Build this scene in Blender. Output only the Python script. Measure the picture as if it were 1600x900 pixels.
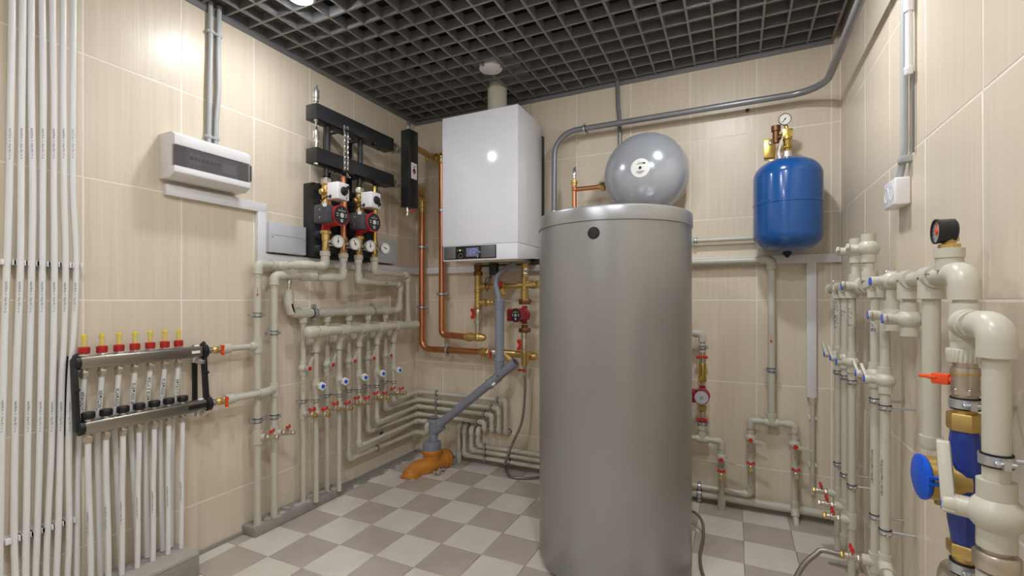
import bpy, bmesh, math, random
from mathutils import Vector as V, Matrix
random.seed(7)
for _o in list(bpy.data.objects): bpy.data.objects.remove(_o)
scene = bpy.context.scene
C = scene.collection
PI = math.pi

# ---------------------------------------------------------------- camera
FPX, YAW, HORIZON, EYE = 729.13, 0.4461, 468.3, 1.0045
XL, YB, XR, YF = -1.909, 2.517, 0.426, -1.30      # left, back, right, front wall planes
ZC = 2.155                                          # underside of the ceiling grid
cd = bpy.data.cameras.new('camera'); cam = bpy.data.objects.new('camera', cd); C.objects.link(cam)
cam.location = (0, 0, EYE); cam.rotation_euler = (PI/2, 0, YAW)
cd.sensor_width = 36; cd.lens = 36*FPX/1600; cd.shift_y = (HORIZON-450)/1600
cd.clip_start = 0.02; cd.clip_end = 50
scene.camera = cam

# ---------------------------------------------------------------- world, exposure
w = bpy.data.worlds.new('world'); scene.world = w; w.use_nodes = True
w.node_tree.nodes['Background'].inputs[0].default_value = (0.9, 0.92, 1, 1)
w.node_tree.nodes['Background'].inputs[1].default_value = 0.05
vs = scene.view_settings
vs.view_transform = 'Standard'; vs.look = 'None'; vs.gamma = 1; vs.use_curve_mapping = False
vs.exposure = 1.22
LAMP = 200.0                                       # emission of the ceiling lamps
LAMPS = [(-1.50, 1.26), (-0.04, 1.62), (-0.08, 0.62), (-0.75, 0.25), (-0.70, -0.75)]  # includes an unseen fill lamp, added to brighten the corner under the boiler

# ---------------------------------------------------------------- helpers
cy_, sy_ = math.cos(YAW), math.sin(YAW)
def _pt(px, py, ax, v):
    u = (px-800)/FPX
    d = (-sy_+u*cy_, cy_+u*sy_, (HORIZON-py)/FPX)
    t = (v-(0, 0, EYE)[ax])/d[ax]
    return V((d[0]*t, d[1]*t, EYE+d[2]*t))
def onL(px, py, off=0.0): return _pt(px, py, 0, XL+off)     # a point at this distance off the left wall
def onB(px, py, off=0.0): return _pt(px, py, 1, YB-off)
def onR(px, py, off=0.0): return _pt(px, py, 0, XR-off)
def onF(px, py, z=0.0): return _pt(px, py, 2, z)
X, Y, Z = V((1, 0, 0)), V((0, 1, 0)), V((0, 0, 1))

def lin(c): return tuple(((x/255)/12.92 if x/255 <= 0.04045 else ((x/255+0.055)/1.055)**2.4) for x in c)
MATS = {}
def mat(name, col, rough=0.5, metal=0.0, var=0.05, scale=18.0, stretch=(1, 1, 1), bump=0.0, coat=0.0, trans=0.0, emit=0.0, ior=1.45, emitcol=None, alpha=1.0):
    m = bpy.data.materials.new(name); m.use_nodes = True
    nt = m.node_tree; b = nt.nodes['Principled BSDF']
    l = lin(col)
    tc = nt.nodes.new('ShaderNodeTexCoord'); mp = nt.nodes.new('ShaderNodeMapping')
    mp.inputs['Scale'].default_value = stretch
    ns = nt.nodes.new('ShaderNodeTexNoise'); ns.inputs['Scale'].default_value = scale; ns.inputs['Detail'].default_value = 4
    mx = nt.nodes.new('ShaderNodeMix'); mx.data_type = 'RGBA'
    mx.inputs[6].default_value = (*[max(0, x*(1-var)) for x in l], 1); mx.inputs[7].default_value = (*[min(1, x*(1+var)) for x in l], 1)
    nt.links.new(tc.outputs['Object'], mp.inputs[0]); nt.links.new(mp.outputs[0], ns.inputs['Vector'])
    nt.links.new(ns.outputs['Fac'], mx.inputs[0]); nt.links.new(mx.outputs[2], b.inputs['Base Color'])
    b.inputs['Roughness'].default_value = rough; b.inputs['Metallic'].default_value = metal; b.inputs['IOR'].default_value = ior
    if coat: b.inputs['Coat Weight'].default_value = coat; b.inputs['Coat Roughness'].default_value = 0.08
    if alpha < 1: b.inputs['Alpha'].default_value = alpha
    if trans: b.inputs['Transmission Weight'].default_value = trans
    if emit:
        b.inputs['Emission Color'].default_value = (*lin(emitcol or col), 1); b.inputs['Emission Strength'].default_value = emit
    if bump:
        bp = nt.nodes.new('ShaderNodeBump'); bp.inputs['Strength'].default_value = bump; bp.inputs['Distance'].default_value = 0.002
        nt.links.new(ns.outputs['Fac'], bp.inputs['Height']); nt.links.new(bp.outputs[0], b.inputs['Normal'])
    MATS[name] = m
    return m
def tile_mat(name, c0, c1, rough, streak):
    m = bpy.data.materials.new(name); m.use_nodes = True
    nt = m.node_tree; b = nt.nodes['Principled BSDF']; N = nt.nodes.new; K = nt.links.new
    g = N('ShaderNodeNewGeometry'); mp = N('ShaderNodeMapping'); mp.inputs['Scale'].default_value = streak
    oi = N('ShaderNodeObjectInfo'); ad = N('ShaderNodeVectorMath'); ad.operation = 'ADD'
    K(g.outputs['Position'], mp.inputs[0]); K(mp.outputs[0], ad.inputs[0])
    ml = N('ShaderNodeMath'); ml.operation = 'MULTIPLY'; ml.inputs[1].default_value = 37.0
    K(oi.outputs['Random'], ml.inputs[0]); K(ml.outputs[0], ad.inputs[1])
    ns = N('ShaderNodeTexNoise'); ns.inputs['Scale'].default_value = 1.0; ns.inputs['Detail'].default_value = 6; ns.inputs['Roughness'].default_value = 0.65
    K(ad.outputs[0], ns.inputs['Vector'])
    rp = N('ShaderNodeValToRGB'); e = rp.color_ramp.elements
    e[0].position = 0.32; e[0].color = (*lin(c0), 1); e[1].position = 0.68; e[1].color = (*lin(c1), 1)
    K(ns.outputs['Fac'], rp.inputs[0]); K(rp.outputs[0], b.inputs['Base Color'])
    b.inputs['Roughness'].default_value = rough; b.inputs['Specular IOR Level'].default_value = 0.35
    bp = N('ShaderNodeBump'); bp.inputs['Strength'].default_value = 0.35; bp.inputs['Distance'].default_value = 0.002
    K(ns.outputs['Fac'], bp.inputs['Height']); K(bp.outputs[0], b.inputs['Normal'])
    MATS[name] = m
    return m

tile_mat('wall_tile', (217, 203, 180), (225, 212, 191), 0.31, (70, 70, 1.6))
tile_mat('floor_tile_light', (212, 204, 192), (222, 215, 203), 0.34, (9, 9, 9))
tile_mat('floor_tile_dark', (176, 165, 154), (190, 179, 167), 0.34, (9, 9, 9))
mat('grout', (240, 232, 218), 0.6); mat('floor_grout', (168, 158, 144), 0.85)
mat('concrete', (150, 146, 138), 0.9, var=0.2, scale=30, bump=0.5)
mat('concrete_top', (176, 170, 160), 0.9, var=0.12, scale=30, bump=0.5)
mat('plenum', (48, 47, 48), 0.9); mat('slat', (138, 138, 139), 0.42, 0.4)
mat('plain_wall', (214, 202, 184), 0.4)
mat('ppr', (199, 195, 179), 0.33, var=0.03); mat('pex', (232, 231, 228), 0.3, var=0.02)
mat('white_plastic', (232, 231, 230), 0.28, var=0.02); mat('boiler_white', (236, 237, 243), 0.12, var=0.01, coat=0.5)
mat('duct_white', (226, 225, 226), 0.35, var=0.02); mat('grey_box', (192, 193, 198), 0.4, var=0.02)
mat('tank_steel', (163, 163, 162), 0.36, 0.62, var=0.05, scale=6, stretch=(1, 1, .15))
mat('vessel_grey', (172, 175, 181), 0.18, 0.25, var=0.02, coat=0.4)
mat('blue_paint', (28, 84, 150), 0.2, var=0.04, coat=0.4)
mat('blue_meter', (30, 56, 140), 0.3, var=0.08, coat=0.3); mat('blue_plastic', (20, 90, 215), 0.3, var=0.02)
mat('copper', (212, 146, 104), 0.36, 1.0, var=0.2, scale=12); mat('brass', (208, 178, 112), 0.36, 0.85, var=0.15, scale=25)
mat('brass_dark', (136, 96, 62), 0.5, 0.9, var=0.2, scale=25); mat('gold_zinc', (205, 178, 96), 0.3, 1.0, var=0.2)
mat('chrome', (222, 219, 212), 0.22, 0.88, var=0.06); mat('nickel', (204, 194, 178), 0.34, 0.85, var=0.1)
mat('zinc', (200, 203, 206), 0.36, 0.8, var=0.1); mat('manifold_steel', (168, 163, 155), 0.32, 1.0, var=0.06, scale=6, stretch=(1, .2, 6))
mat('black_steel', (38, 38, 40), 0.3, var=0.3, scale=14); mat('black_plastic', (30, 30, 32), 0.4, var=0.1)
mat('epp', (46, 46, 48), 0.75, var=0.3, scale=60, bump=0.6); mat('rubber', (24, 24, 24), 0.7)
mat('pump_red', (196, 42, 46), 0.35, var=0.08); mat('pump_dark_red', (150, 34, 44), 0.4, var=0.1)
mat('dark_grey', (72, 72, 76), 0.42, var=0.05); mat('mid_grey', (112, 112, 114), 0.4)
mat('red_plastic', (205, 48, 34), 0.35, var=0.05); mat('orange_plastic', (236, 82, 34), 0.35, var=0.05)
mat('meter_red', (186, 42, 40), 0.35, var=0.05)
mat('yellow_plastic', (226, 200, 24), 0.35, var=0.05); mat('clear_plastic', (245, 245, 240), 0.05, var=0.0, alpha=0.16)
mat('smoke_plastic', (110, 104, 106), 0.08, var=0.0, alpha=0.5)
mat('drain_grey', (134, 138, 149), 0.34, var=0.04); mat('sewer_orange', (208, 134, 52), 0.35, var=0.12, scale=10)
mat('conduit_grey', (178, 180, 180), 0.5); mat('gas_pipe', (140, 140, 144), 0.3, 0.35, var=0.06)
mat('dial', (238, 236, 228), 0.35, var=0.01); mat('ink_black', (22, 22, 24), 0.6); mat('ink_red', (200, 60, 50), 0.6); mat('ink_blue', (40, 62, 130), 0.6)
mat('paper', (236, 234, 230), 0.6, var=0.01); mat('silver_panel', (120, 122, 122), 0.35, 0.5)
mat('screen', (104, 106, 122), 0.2, emit=0.10); mat('screen_blue', (110, 130, 235), 0.3, emit=0.35)
mat('led_yellow', (235, 225, 40), 0.3, emit=1.0); mat('led_red', (240, 40, 60), 0.3, emit=1.5)
mat('braid', (150, 142, 134), 0.4, 0.8, var=0.35, scale=300); mat('white_label', (240, 240, 240), 0.5)
mat('lamp_glow', (246, 249, 255), 0.4, emit=LAMP, var=0.0)
mat('lamp_glow_dim', (246, 249, 255), 0.4, emit=LAMP*.62, var=0.0)
mat('beige_shell', (190, 176, 160), 0.7)

def basis(d, hint=None):
    d = V(d).normalized()
    h = V(hint) if hint is not None else (Z if abs(d.z) < 0.9 else X)
    a = (h-d*h.dot(d)).normalized()
    return a, d.cross(a), d
class MB:
    def __init__(s): s.v = []; s.f = []
    def lathe(s, o, d, prof, n=18, cap=True, loop=False, hint=None):
        a, b, d = basis(d, hint); o = V(o); k0 = len(s.v)
        for t, r in prof:
            for i in range(n):
                q = 2*PI*(i+.5)/n
                s.v.append(o+d*t+(a*math.cos(q)+b*math.sin(q))*max(r, 1e-5))
        m = len(prof)
        for j in range(m if loop else m-1):
            j2 = (j+1) % m
            for i in range(n):
                i2 = (i+1) % n
                s.f.append((k0+j*n+i, k0+j*n+i2, k0+j2*n+i2, k0+j2*n+i))
        if cap and not loop:
            s.f.append(tuple(k0+i for i in range(n))[::-1]); s.f.append(tuple(k0+(m-1)*n+i for i in range(n)))
        return s
    def cyl(s, p, q, r, r2=None, n=14):
        p = V(p); q = V(q); d = q-p
        return s.lathe(p, d, [(0, r), (d.length, r if r2 is None else r2)], n)
    def ring(s, o, d, r0, r1, h, n=20):
        return s.lathe(V(o)-V(d).normalized()*h/2, d, [(0, r0), (0, r1), (h, r1), (h, r0)], n, loop=True)
    def tube(s, pts, r, n=12, radii=None):
        pts = [V(p) for p in pts]; k0 = len(s.v); m = len(pts)
        d = (pts[1]-pts[0]).normalized(); a, b, _ = basis(d)
        for j in range(m):
            if j == 0: t = d
            elif j == m-1: t = (pts[j]-pts[j-1]).normalized()
            else: t = ((pts[j+1]-pts[j]).normalized()+(pts[j]-pts[j-1]).normalized()).normalized()
            a = (a-t*a.dot(t)).normalized(); b = t.cross(a)
            rr = radii[j] if radii else r
            for i in range(n):
                q = 2*PI*(i+.5)/n; s.v.append(pts[j]+(a*math.cos(q)+b*math.sin(q))*rr)
        for j in range(m-1):
            for i in range(n):
                i2 = (i+1) % n
                s.f.append((k0+j*n+i, k0+j*n+i2, k0+(j+1)*n+i2, k0+(j+1)*n+i))
        s.f.append(tuple(k0+i for i in range(n))[::-1]); s.f.append(tuple(k0+(m-1)*n+i for i in range(n)))
        return s
    def obox(s, c, ax, ay, az):
        c = V(c); ax = V(ax); ay = V(ay); az = V(az); k = len(s.v)
        for i in (-1, 1):
            for j in (-1, 1):
                for l in (-1, 1): s.v.append(c+ax*i+ay*j+az*l)
        for q in ((0, 1, 3, 2), (4, 6, 7, 5), (0, 4, 5, 1), (2, 3, 7, 6), (0, 2, 6, 4), (1, 5, 7, 3)): s.f.append(tuple(k+x for x in q))
        return s
    def box(s, lo, hi):
        lo = V(lo); hi = V(hi); h = (hi-lo)/2
        return s.obox((lo+hi)/2, X*h.x, Y*h.y, Z*h.z)
    def prism(s, pts, o, u, v, wv):
        o = V(o); u = V(u); v = V(v); wv = V(wv); k = len(s.v); n = len(pts)
        for e in (0, 1):
            for a, b in pts: s.v.append(o+u*a+v*b+wv*e)
        s.f.append(tuple(range(k, k+n))[::-1]); s.f.append(tuple(range(k+n, k+2*n)))
        for i in range(n): s.f.append((k+i, k+(i+1) % n, k+n+(i+1) % n, k+n+i))
        return s
    def ball(s, c, r, n=14, m=8, d=Z, sq=1.0):
        return s.lathe(V(c), d, [(-r*sq*math.cos(PI*j/m), max(r*math.sin(PI*j/m), 1e-5)) for j in range(m+1)], n, cap=False)
    def build(s, name, m, parent=None, bevel=0.0, sharp=38, seg=2):
        me = bpy.data.meshes.new(name); o0 = V((0, 0, 0))
        if parent is not None:
            p = parent
            while p is not None: o0 = o0+p.location; p = p.parent
        else:
            xs = [v.x for v in s.v]; ys = [v.y for v in s.v]; zs = [v.z for v in s.v]
            o0 = V(((min(xs)+max(xs))/2, (min(ys)+max(ys))/2, min(zs)))
        me.from_pydata([tuple(v-o0) for v in s.v], [], s.f)
        bm = bmesh.new(); bm.from_mesh(me)
        bmesh.ops.recalc_face_normals(bm, faces=bm.faces)
        if bevel:
            ed = [e for e in bm.edges if len(e.link_faces) == 2 and e.calc_face_angle(0) > 0.8]
            bmesh.ops.bevel(bm, geom=ed, offset=bevel, segments=seg, affect='EDGES', clamp_overlap=True, profile=0.5)
        for fc in bm.faces: fc.smooth = True
        bm.to_mesh(me); bm.free()
        me.set_sharp_from_angle(angle=math.radians(sharp))
        me.materials.append(MATS[m])
        o = bpy.data.objects.new(name, me); C.objects.link(o)
        if parent is not None: o.parent = parent
        else: o.location = o0
        return o
def tag(o, label=None, cat=None, group=None, kind=None):
    if label: o['label'] = label
    if cat: o['category'] = cat
    if group: o['group'] = group
    if kind: o['kind'] = kind
    return o
def thing(name, label, cat, loc=(0, 0, 0), group=None, kind=None):
    o = bpy.data.objects.new(name, None); C.objects.link(o); o.location = V(loc); o.empty_display_size = 0.05
    return tag(o, label, cat, group, kind)
def fillet(pts, rad, seg=7):
    pts = [V(p) for p in pts]; out = [pts[0]]
    for i in range(1, len(pts)-1):
        p = pts[i]; a = (pts[i-1]-p); b = (pts[i+1]-p); la, lb = a.length, b.length; a.normalize(); b.normalize()
        ang = a.angle(b)
        if ang > PI-0.03: out.append(p); continue
        t = min(rad/math.tan(ang/2), la*0.49, lb*0.49); r = t*math.tan(ang/2)
        bis = (a+b).normalized(); cc = p+bis*(r/math.sin(ang/2))
        v0 = (p+a*t)-cc; v1 = (p+b*t)-cc; th = v0.angle(v1)
        for k in range(seg+1):
            f = k/seg
            out.append(cc+(v0*math.sin((1-f)*th)+v1*math.sin(f*th))/math.sin(th))
    out.append(pts[-1]); return out
def smooth(pts, n=6):
    pts = [V(p) for p in pts]; P = [pts[0]*2-pts[1]]+pts+[pts[-1]*2-pts[-2]]; out = []
    for i in range(1, len(P)-2):
        a, b, c, d = P[i-1:i+3]
        for k in range(n):
            t = k/n
            out.append(0.5*((2*b)+(c-a)*t+(2*a-5*b+4*c-d)*t*t+(3*b-a-3*c+d)*t**3))
    out.append(pts[-1]); return out

# fittings shared by all the pipework -------------------------------------------------
def elbow(T, p, d1, d2, r, m, rf=1.36, L=2.9):
    p = V(p); d1 = V(d1).normalized(); d2 = V(d2).normalized()
    pts = fillet([p-d1*L*r, p, p+d2*L*r], 1.7*r, 6)
    return MB().tube(pts, r*rf, 16).build('elbow', m, T)
def run(T, pts, r, m='ppr', rf=1.36, n=14, name='pipe'):
    pts = [V(p) for p in pts]; mb = MB()
    for a, b in zip(pts, pts[1:]): mb.cyl(a, b, r, n=n)
    o = mb.build(name, m, T)
    for i in range(1, len(pts)-1): elbow(T, pts[i], pts[i]-pts[i-1], pts[i+1]-pts[i], r, m, rf)
    return o
def bent(T, pts, r, m, rad, n=14, name='pipe', seg=8):
    return MB().tube(fillet(pts, rad, seg), r, n).build(name, m, T)
def wall_hole(T, p, n, r):
    p = V(p); n = V(n).normalized()
    return MB().lathe(p, n, [(0, r*1.35), (.0012, r*1.35), (.0016, r*1.0)], 18).build('wall_hole', 'rubber', T)
def sleeve(T, p, d, r, L, m='ppr', name='coupling', n=16):
    p = V(p); d = V(d).normalized()
    return MB().lathe(p-d*L/2, d, [(0, r*.97), (L*.08, r), (L*.92, r), (L, r*.97)], n).build(name, m, T)
def tee(T, p, d, br, r, m='ppr', rb=None, rf=1.36, L=2.0, LB=2.6):
    p = V(p); d = V(d).normalized(); br = V(br).normalized(); rb = rb or r
    mb = MB().lathe(p-d*L*r, d, [(0, r*rf), (2*L*r, r*rf)], 16)
    mb.lathe(p, br, [(0, rb*rf), (max(LB*rb, r*rf+rb*1.3), rb*rf)], 16)
    return mb.build('tee', m, T)
def hexnut(mb, p, d, r, L):
    d = V(d).normalized()
    return mb.lathe(V(p)-d*L/2, d, [(0, r*.93), (L*.12, r), (L*.88, r), (L, r*.93)], 6)
def clamp(T, p, d, wdir, r, dist, ears=True):
    p = V(p); d = V(d).normalized(); wdir = V(wdir).normalized(); e = d.cross(wdir).normalized(); k = max(r/0.015, 0.75)
    mb = MB().ring(p, d, r+.0012, r+.0042, .013*k, 20)
    for sgn in (-1, 1):
        c = p+e*sgn*(r+.0085*k)
        mb.obox(c, e*.007*k, wdir*.0035*k, d*.0062*k)
        mb.cyl(c-wdir*.011*k, c+wdir*.011*k, .0028*k, n=8)
        hexnut(mb, c-wdir*.0075*k, wdir, .0048*k, .005*k)
    if dist > r: mb.cyl(p+wdir*r, p+wdir*dist, .0035, n=8)
    o = mb.build('pipe_clamp', 'zinc', T)
    MB().ring(p, d, r*.98, r+.0026, .018*k, 20).build('rubber_liner', 'rubber', o)
    return o
def ball_valve(T, p, d, hd, ld, r, cap='blue_plastic', m='ppr', lever=True, ll=1.0):
    p = V(p); d = V(d).normalized(); hd = V(hd).normalized(); ld = V(ld).normalized(); R = 2.05*r
    prof = [(-3.0*r, 1.36*r), (-1.75*r, 1.36*r)]+[(R*math.sin(a)*.86, max(R*math.cos(a), 1.36*r)) for a in [(-.9+1.8*k/8) for k in range(9)]]+[(1.75*r, 1.36*r), (3.0*r, 1.36*r)]
    mb = MB().lathe(p, d, prof, 18); mb.lathe(p, hd, [(0, r*.95), (R*1.25, r*.95)], 14)
    o = mb.build('ball_valve', m, T)
    if lever:
        q = p+hd*(R*1.25); sd = hd.cross(ld).normalized()
        l2 = MB().lathe(q-hd*r*.15, hd, [(0, r*1.05), (r*1.35, r*1.0)], 14)
        l2.prism([(-.8*r, -.75*r), (1.2*r, -.75*r), (5.2*r*ll, -.5*r), (5.4*r*ll, 0), (5.2*r*ll, .5*r), (1.2*r, .75*r), (-.8*r, .75*r)], q+hd*r*.5, ld+hd*.16, sd, hd*r*.62)
        l2.build('lever', m, o, bevel=r*.12)
        MB().cyl(q+hd*r*1.2, q+hd*r*1.42, r*.82, n=16).build('cap', cap, o)
    return o
def wheel_valve(T, p, d, hd, r, m='ppr'):
    p = V(p); d = V(d).normalized(); hd = V(hd).normalized()
    mb = MB().lathe(p, d, [(-3*r, 1.36*r), (-1.6*r, 1.36*r), (-1.2*r, 1.6*r), (1.2*r, 1.6*r), (1.6*r, 1.36*r), (3*r, 1.36*r)], 16)
    mb.lathe(p, hd, [(0, 1.25*r), (2.3*r, 1.25*r), (2.6*r, .7*r), (3.3*r, .7*r)], 14)
    o = mb.build('stop_valve', m, T); a, b, _ = basis(hd); wq = MB(); k = len(wq.v); n = 24
    pts = [((1.55+.2*math.cos(6*2*PI*i/n))*r*math.cos(2*PI*i/n), (1.55+.2*math.cos(6*2*PI*i/n))*r*math.sin(2*PI*i/n)) for i in range(n)]
    wq.prism(pts, p+hd*3.2*r, a, b, hd*1.25*r); wq.build('handwheel', 'white_plastic', o, bevel=r*.15)
    MB().lathe(p+hd*4.4*r, hd, [(0, .85*r), (.28*r, .75*r)], 14).build('cap', 'blue_plastic', o)
    return o
def butterfly(o, q, hd, wd, L, m):
    q = V(q); hd = V(hd).normalized(); wd = V(wd).normalized(); sd = hd.cross(wd)
    mb = MB().cyl(q, q+hd*L*.42, L*.2, n=10)
    mb.prism([(-L, -.22*L), (-.55*L, -.3*L), (-.2*L, -.16*L), (.2*L, -.16*L), (.55*L, -.3*L), (L, -.22*L), (L, .22*L), (.55*L, .3*L), (.2*L, .16*L), (-.2*L, .16*L), (-.55*L, .3*L), (-L, .22*L)], q+hd*L*.28, wd, sd, hd*L*.36)
    for sg in (-1, 1): mb.obox(q+hd*L*.66+wd*sg*L*.70, wd*L*.28, sd*L*.13, hd*L*.34)
    return mb.build('lever', m, o, bevel=L*.05)
def drain_cock(T, p, d, up, wd, k=1.0, m='nickel', lm='red_plastic', end='brass'):
    p = V(p); d = V(d).normalized()
    mb = MB().lathe(p, d, [(0, .0085*k), (.012*k, .0085*k), (.0125*k, .011*k), (.020*k, .0115*k), (.029*k, .0115*k), (.031*k, .009*k), (.040*k, .009*k)], 16)
    hexnut(mb, p+d*.007*k, d, .0115*k, .009*k); mb.cyl(p+d*.024*k, p+d*.024*k+V(up)*.017*k, .0052*k, n=10)
    o = mb.build('drain_cock', m, T)
    e = MB(); hexnut(e, p+d*.0445*k, d, .0108*k, .010*k); e.build('end_cap', end, o)
    butterfly(o, p+d*.024*k+V(up)*.013*k, up, wd, .0175*k, lm)
    return o
def air_vent(T, p, k=1.0, name='air_vent', m='chrome'):
    p = V(p)
    o = MB().lathe(p, Z, [(0, .006*k), (.008*k, .006*k), (.009*k, .0095*k), (.017*k, .0095*k), (.018*k, .0075*k), (.022*k, .0075*k), (.023*k, .011*k), (.050*k, .011*k), (.054*k, .008*k), (.058*k, .0045*k)], 16).build(name, m, T)
    MB().lathe(p+Z*.057*k+X*.003*k, Z, [(0, .0035*k), (.009*k, .0035*k)], 10).build('vent_cap', 'black_plastic', o)
    return o
def gauge(T, c, fd, r, depth=.016, m='zinc', name='gauge', ang=-0.5, needle='ink_black', face='dial'):
    c = V(c); fd = V(fd).normalized(); a, b, _ = basis(fd)
    o = MB().lathe(c-fd*depth, fd, [(0, r*.8), (depth*.2, r*.92), (depth*.8, r*.92), (depth*.82, r), (depth*1.1, r), (depth*1.1, r*.88), (depth*.98, r*.87), (depth*.95, 0)], 28, cap=True).build(name, m, T)
    MB().cyl(c-fd*depth*.05, c+fd*depth*.0, r*.86, n=28).build('dial_face', face, o)
    nd = a*math.cos(ang)+b*math.sin(ang)
    mb = MB().obox(c+fd*depth*.06+nd*r*.18, nd*r*.5, fd.cross(nd)*r*.045, fd*depth*.02); mb.cyl(c, c+fd*depth*.12, r*.12, n=10)
    mb.build('needle', needle, o)
    tk = MB()
    for i in range(11):
        q = -.75*PI+1.5*PI*i/10; e = a*math.cos(q)+b*math.sin(q)
        tk.obox(c+fd*depth*.03+e*r*.72, e*r*.08, fd.cross(e)*r*.018, fd*depth*.01)
    tk.build('scale_marks', 'ink_black', o)
    return o
def text(T, s, c, u, n, size, m, wrap=None, name='lettering', th=.0004):
    cu = bpy.data.curves.new(name, 'FONT'); cu.body = s; cu.size = size; cu.align_x = 'CENTER'; cu.align_y = 'CENTER'
    t = bpy.data.objects.new(name, cu); C.objects.link(t)
    me = bpy.data.meshes.new_from_object(t.evaluated_get(bpy.context.evaluated_depsgraph_get()))
    bpy.data.objects.remove(t); bpy.data.curves.remove(cu)
    u = V(u).normalized(); n = V(n).normalized(); v = n.cross(u); c = V(c); o0 = V((0, 0, 0)); p = T
    while p is not None: o0 = o0+p.location; p = p.parent
    for vx in me.vertices:
        a, b = vx.co.x, vx.co.y
        q = c+u*a+v*b+n*th if not wrap else c-n*wrap+u*a+(n*math.cos(b/wrap)+v*math.sin(b/wrap))*(wrap+th)
        vx.co = q-o0
    me.materials.clear(); me.materials.append(MATS[m])
    o = bpy.data.objects.new(name, me); C.objects.link(o); o.parent = T
    return o

# ================================================================ the room
def struct(name, mb, m, bevel=0.0, label=None):
    o = mb.build(name, m, None, bevel); o['kind'] = 'structure'
    if label: o['label'] = label
    return o
ZT = 2.52
floor = struct('floor', MB().box((XL-.1, YF-.1, -.15), (XR+.1, YB+.1, -.004)), 'floor_grout')
wall_left = struct('wall_left', MB().box((XL-.12, YF-.1, -.15), (XL-.0006, YB+.12, ZT)), 'grout')
wall_back = struct('wall_back', MB().box((XL-.0006, YB+.0006, -.15), (XR+.0006, YB+.12, ZT)), 'grout')
wall_right = struct('wall_right', MB().box((XR+.0006, YF-.1, -.15), (XR+.12, YB+.12, ZT)), 'grout')
wall_front = struct('wall_front', MB().box((XL-.0006, YF-.1, -.15), (XR+.0006, YF, ZT)), 'plain_wall')
ceiling = struct('ceiling', MB().box((XL-.12, YF-.1, ZT-.02), (XR+.12, YB+.12, ZT+.08)), 'plenum')

_tm = {}
def tile_mesh(w_, h_, t, m):
    k = (round(w_, 4), round(h_, 4), t, m)
    if k not in _tm:
        o = MB().box((-w_/2, -h_/2, 0), (w_/2, h_/2, t)).build('tile', m, None, bevel=.0014, seg=1)
        _tm[k] = o.data
        # recentre so that the mesh origin is the middle of the underside
        bpy.data.objects.remove(o)
    return _tm[k]
def put_tile(parent, me, loc, rot):
    o = bpy.data.objects.new('tile', me); C.objects.link(o); o.parent = parent
    o.location = V(loc)-parent.location; o.rotation_euler = rot
def cuts(lo, hi, o, step):
    a = [lo]; k = math.ceil((lo-o)/step+.02)
    while o+k*step < hi-.004: a.append(o+k*step); k += 1
    return a+[hi]
G = .0019
zs = cuts(0, ZT-.03, 0.2034, .4)
def tile_wall(parent, axis, o, lo, hi):
    us = cuts(lo, hi, o, .298)
    for a, b in zip(us, us[1:]):
        for c, d in zip(zs, zs[1:]):
            me = tile_mesh(b-a-2*G, d-c-2*G, .004, 'wall_tile'); um = (a+b)/2; zm = (c+d)/2
            if axis == 'L': put_tile(parent, me, (XL-.004, um, zm), (PI/2, 0, PI/2))
            elif axis == 'R': put_tile(parent, me, (XR+.004, um, zm), (PI/2, 0, -PI/2))
            else: put_tile(parent, me, (um, YB+.004, zm), (PI/2, 0, 0))
tile_wall(wall_left, 'L', .766, .17, YB)
tile_wall(wall_back, 'B', -.205, XL, XR)
tile_wall(wall_right, 'R', 1.19, .29, YB)
TS = .187; ox, oy = -1.6511, 1.4234
xs = cuts(XL, XR, ox, TS); ys = cuts(.115, YB, oy, TS)
for a, b in zip(xs, xs[1:]):
    for c, d in zip(ys, ys[1:]):
        i = math.floor(((a+b)/2-ox)/TS); j = math.floor(((c+d)/2-oy)/TS)
        put_tile(floor, tile_mesh(b-a-.0012, d-c-.0012, .004, 'floor_tile_light' if (i+j) % 2 == 0 else 'floor_tile_dark'), ((a+b)/2, (c+d)/2, -.004), (0, 0, 0))
struct('trim_1', MB().box((XL, YF, -.004), (XL+.16, .115, .0)), 'floor_grout')

# open cell ceiling: each blade of the grid is a piece of the ceiling
CELL = .0957; SH = .042
xk = [.393-CELL*k for k in range(25)]; yk = [2.484-.0965*k for k in range(40)]
_sm = {}
def slat(p, L, along):
    k = (round(L, 3), along)
    if k not in _sm:
        h = (L/2, .0045, SH/2) if along == 'x' else (.0045, L/2, SH/2)
        o = MB().box((-h[0], -h[1], -h[2]), h).build('slat', 'slat', None); _sm[k] = o.data; bpy.data.objects.remove(o)
        for vtx in _sm[k].vertices: vtx.co.z -= SH/2
    o = bpy.data.objects.new('slat', _sm[k]); C.objects.link(o); o.parent = ceiling; o.location = V(p)-ceiling.location
for x in xk: slat((x, (YF+YB)/2, ZC+SH), YB-YF-.012, 'y')
for y in yk: slat(((XL+.393)/2, y, ZC+SH+.0004), .393-XL-.004, 'x')
edge = MB().box((XL+.001, YF, ZC), (XL+.006, YB-.001, ZC+SH)); edge.box((XL+.006, YB-.006, ZC), (.398, YB-.001, ZC+SH)); edge.build('edge_trim', 'slat', ceiling)

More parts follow.
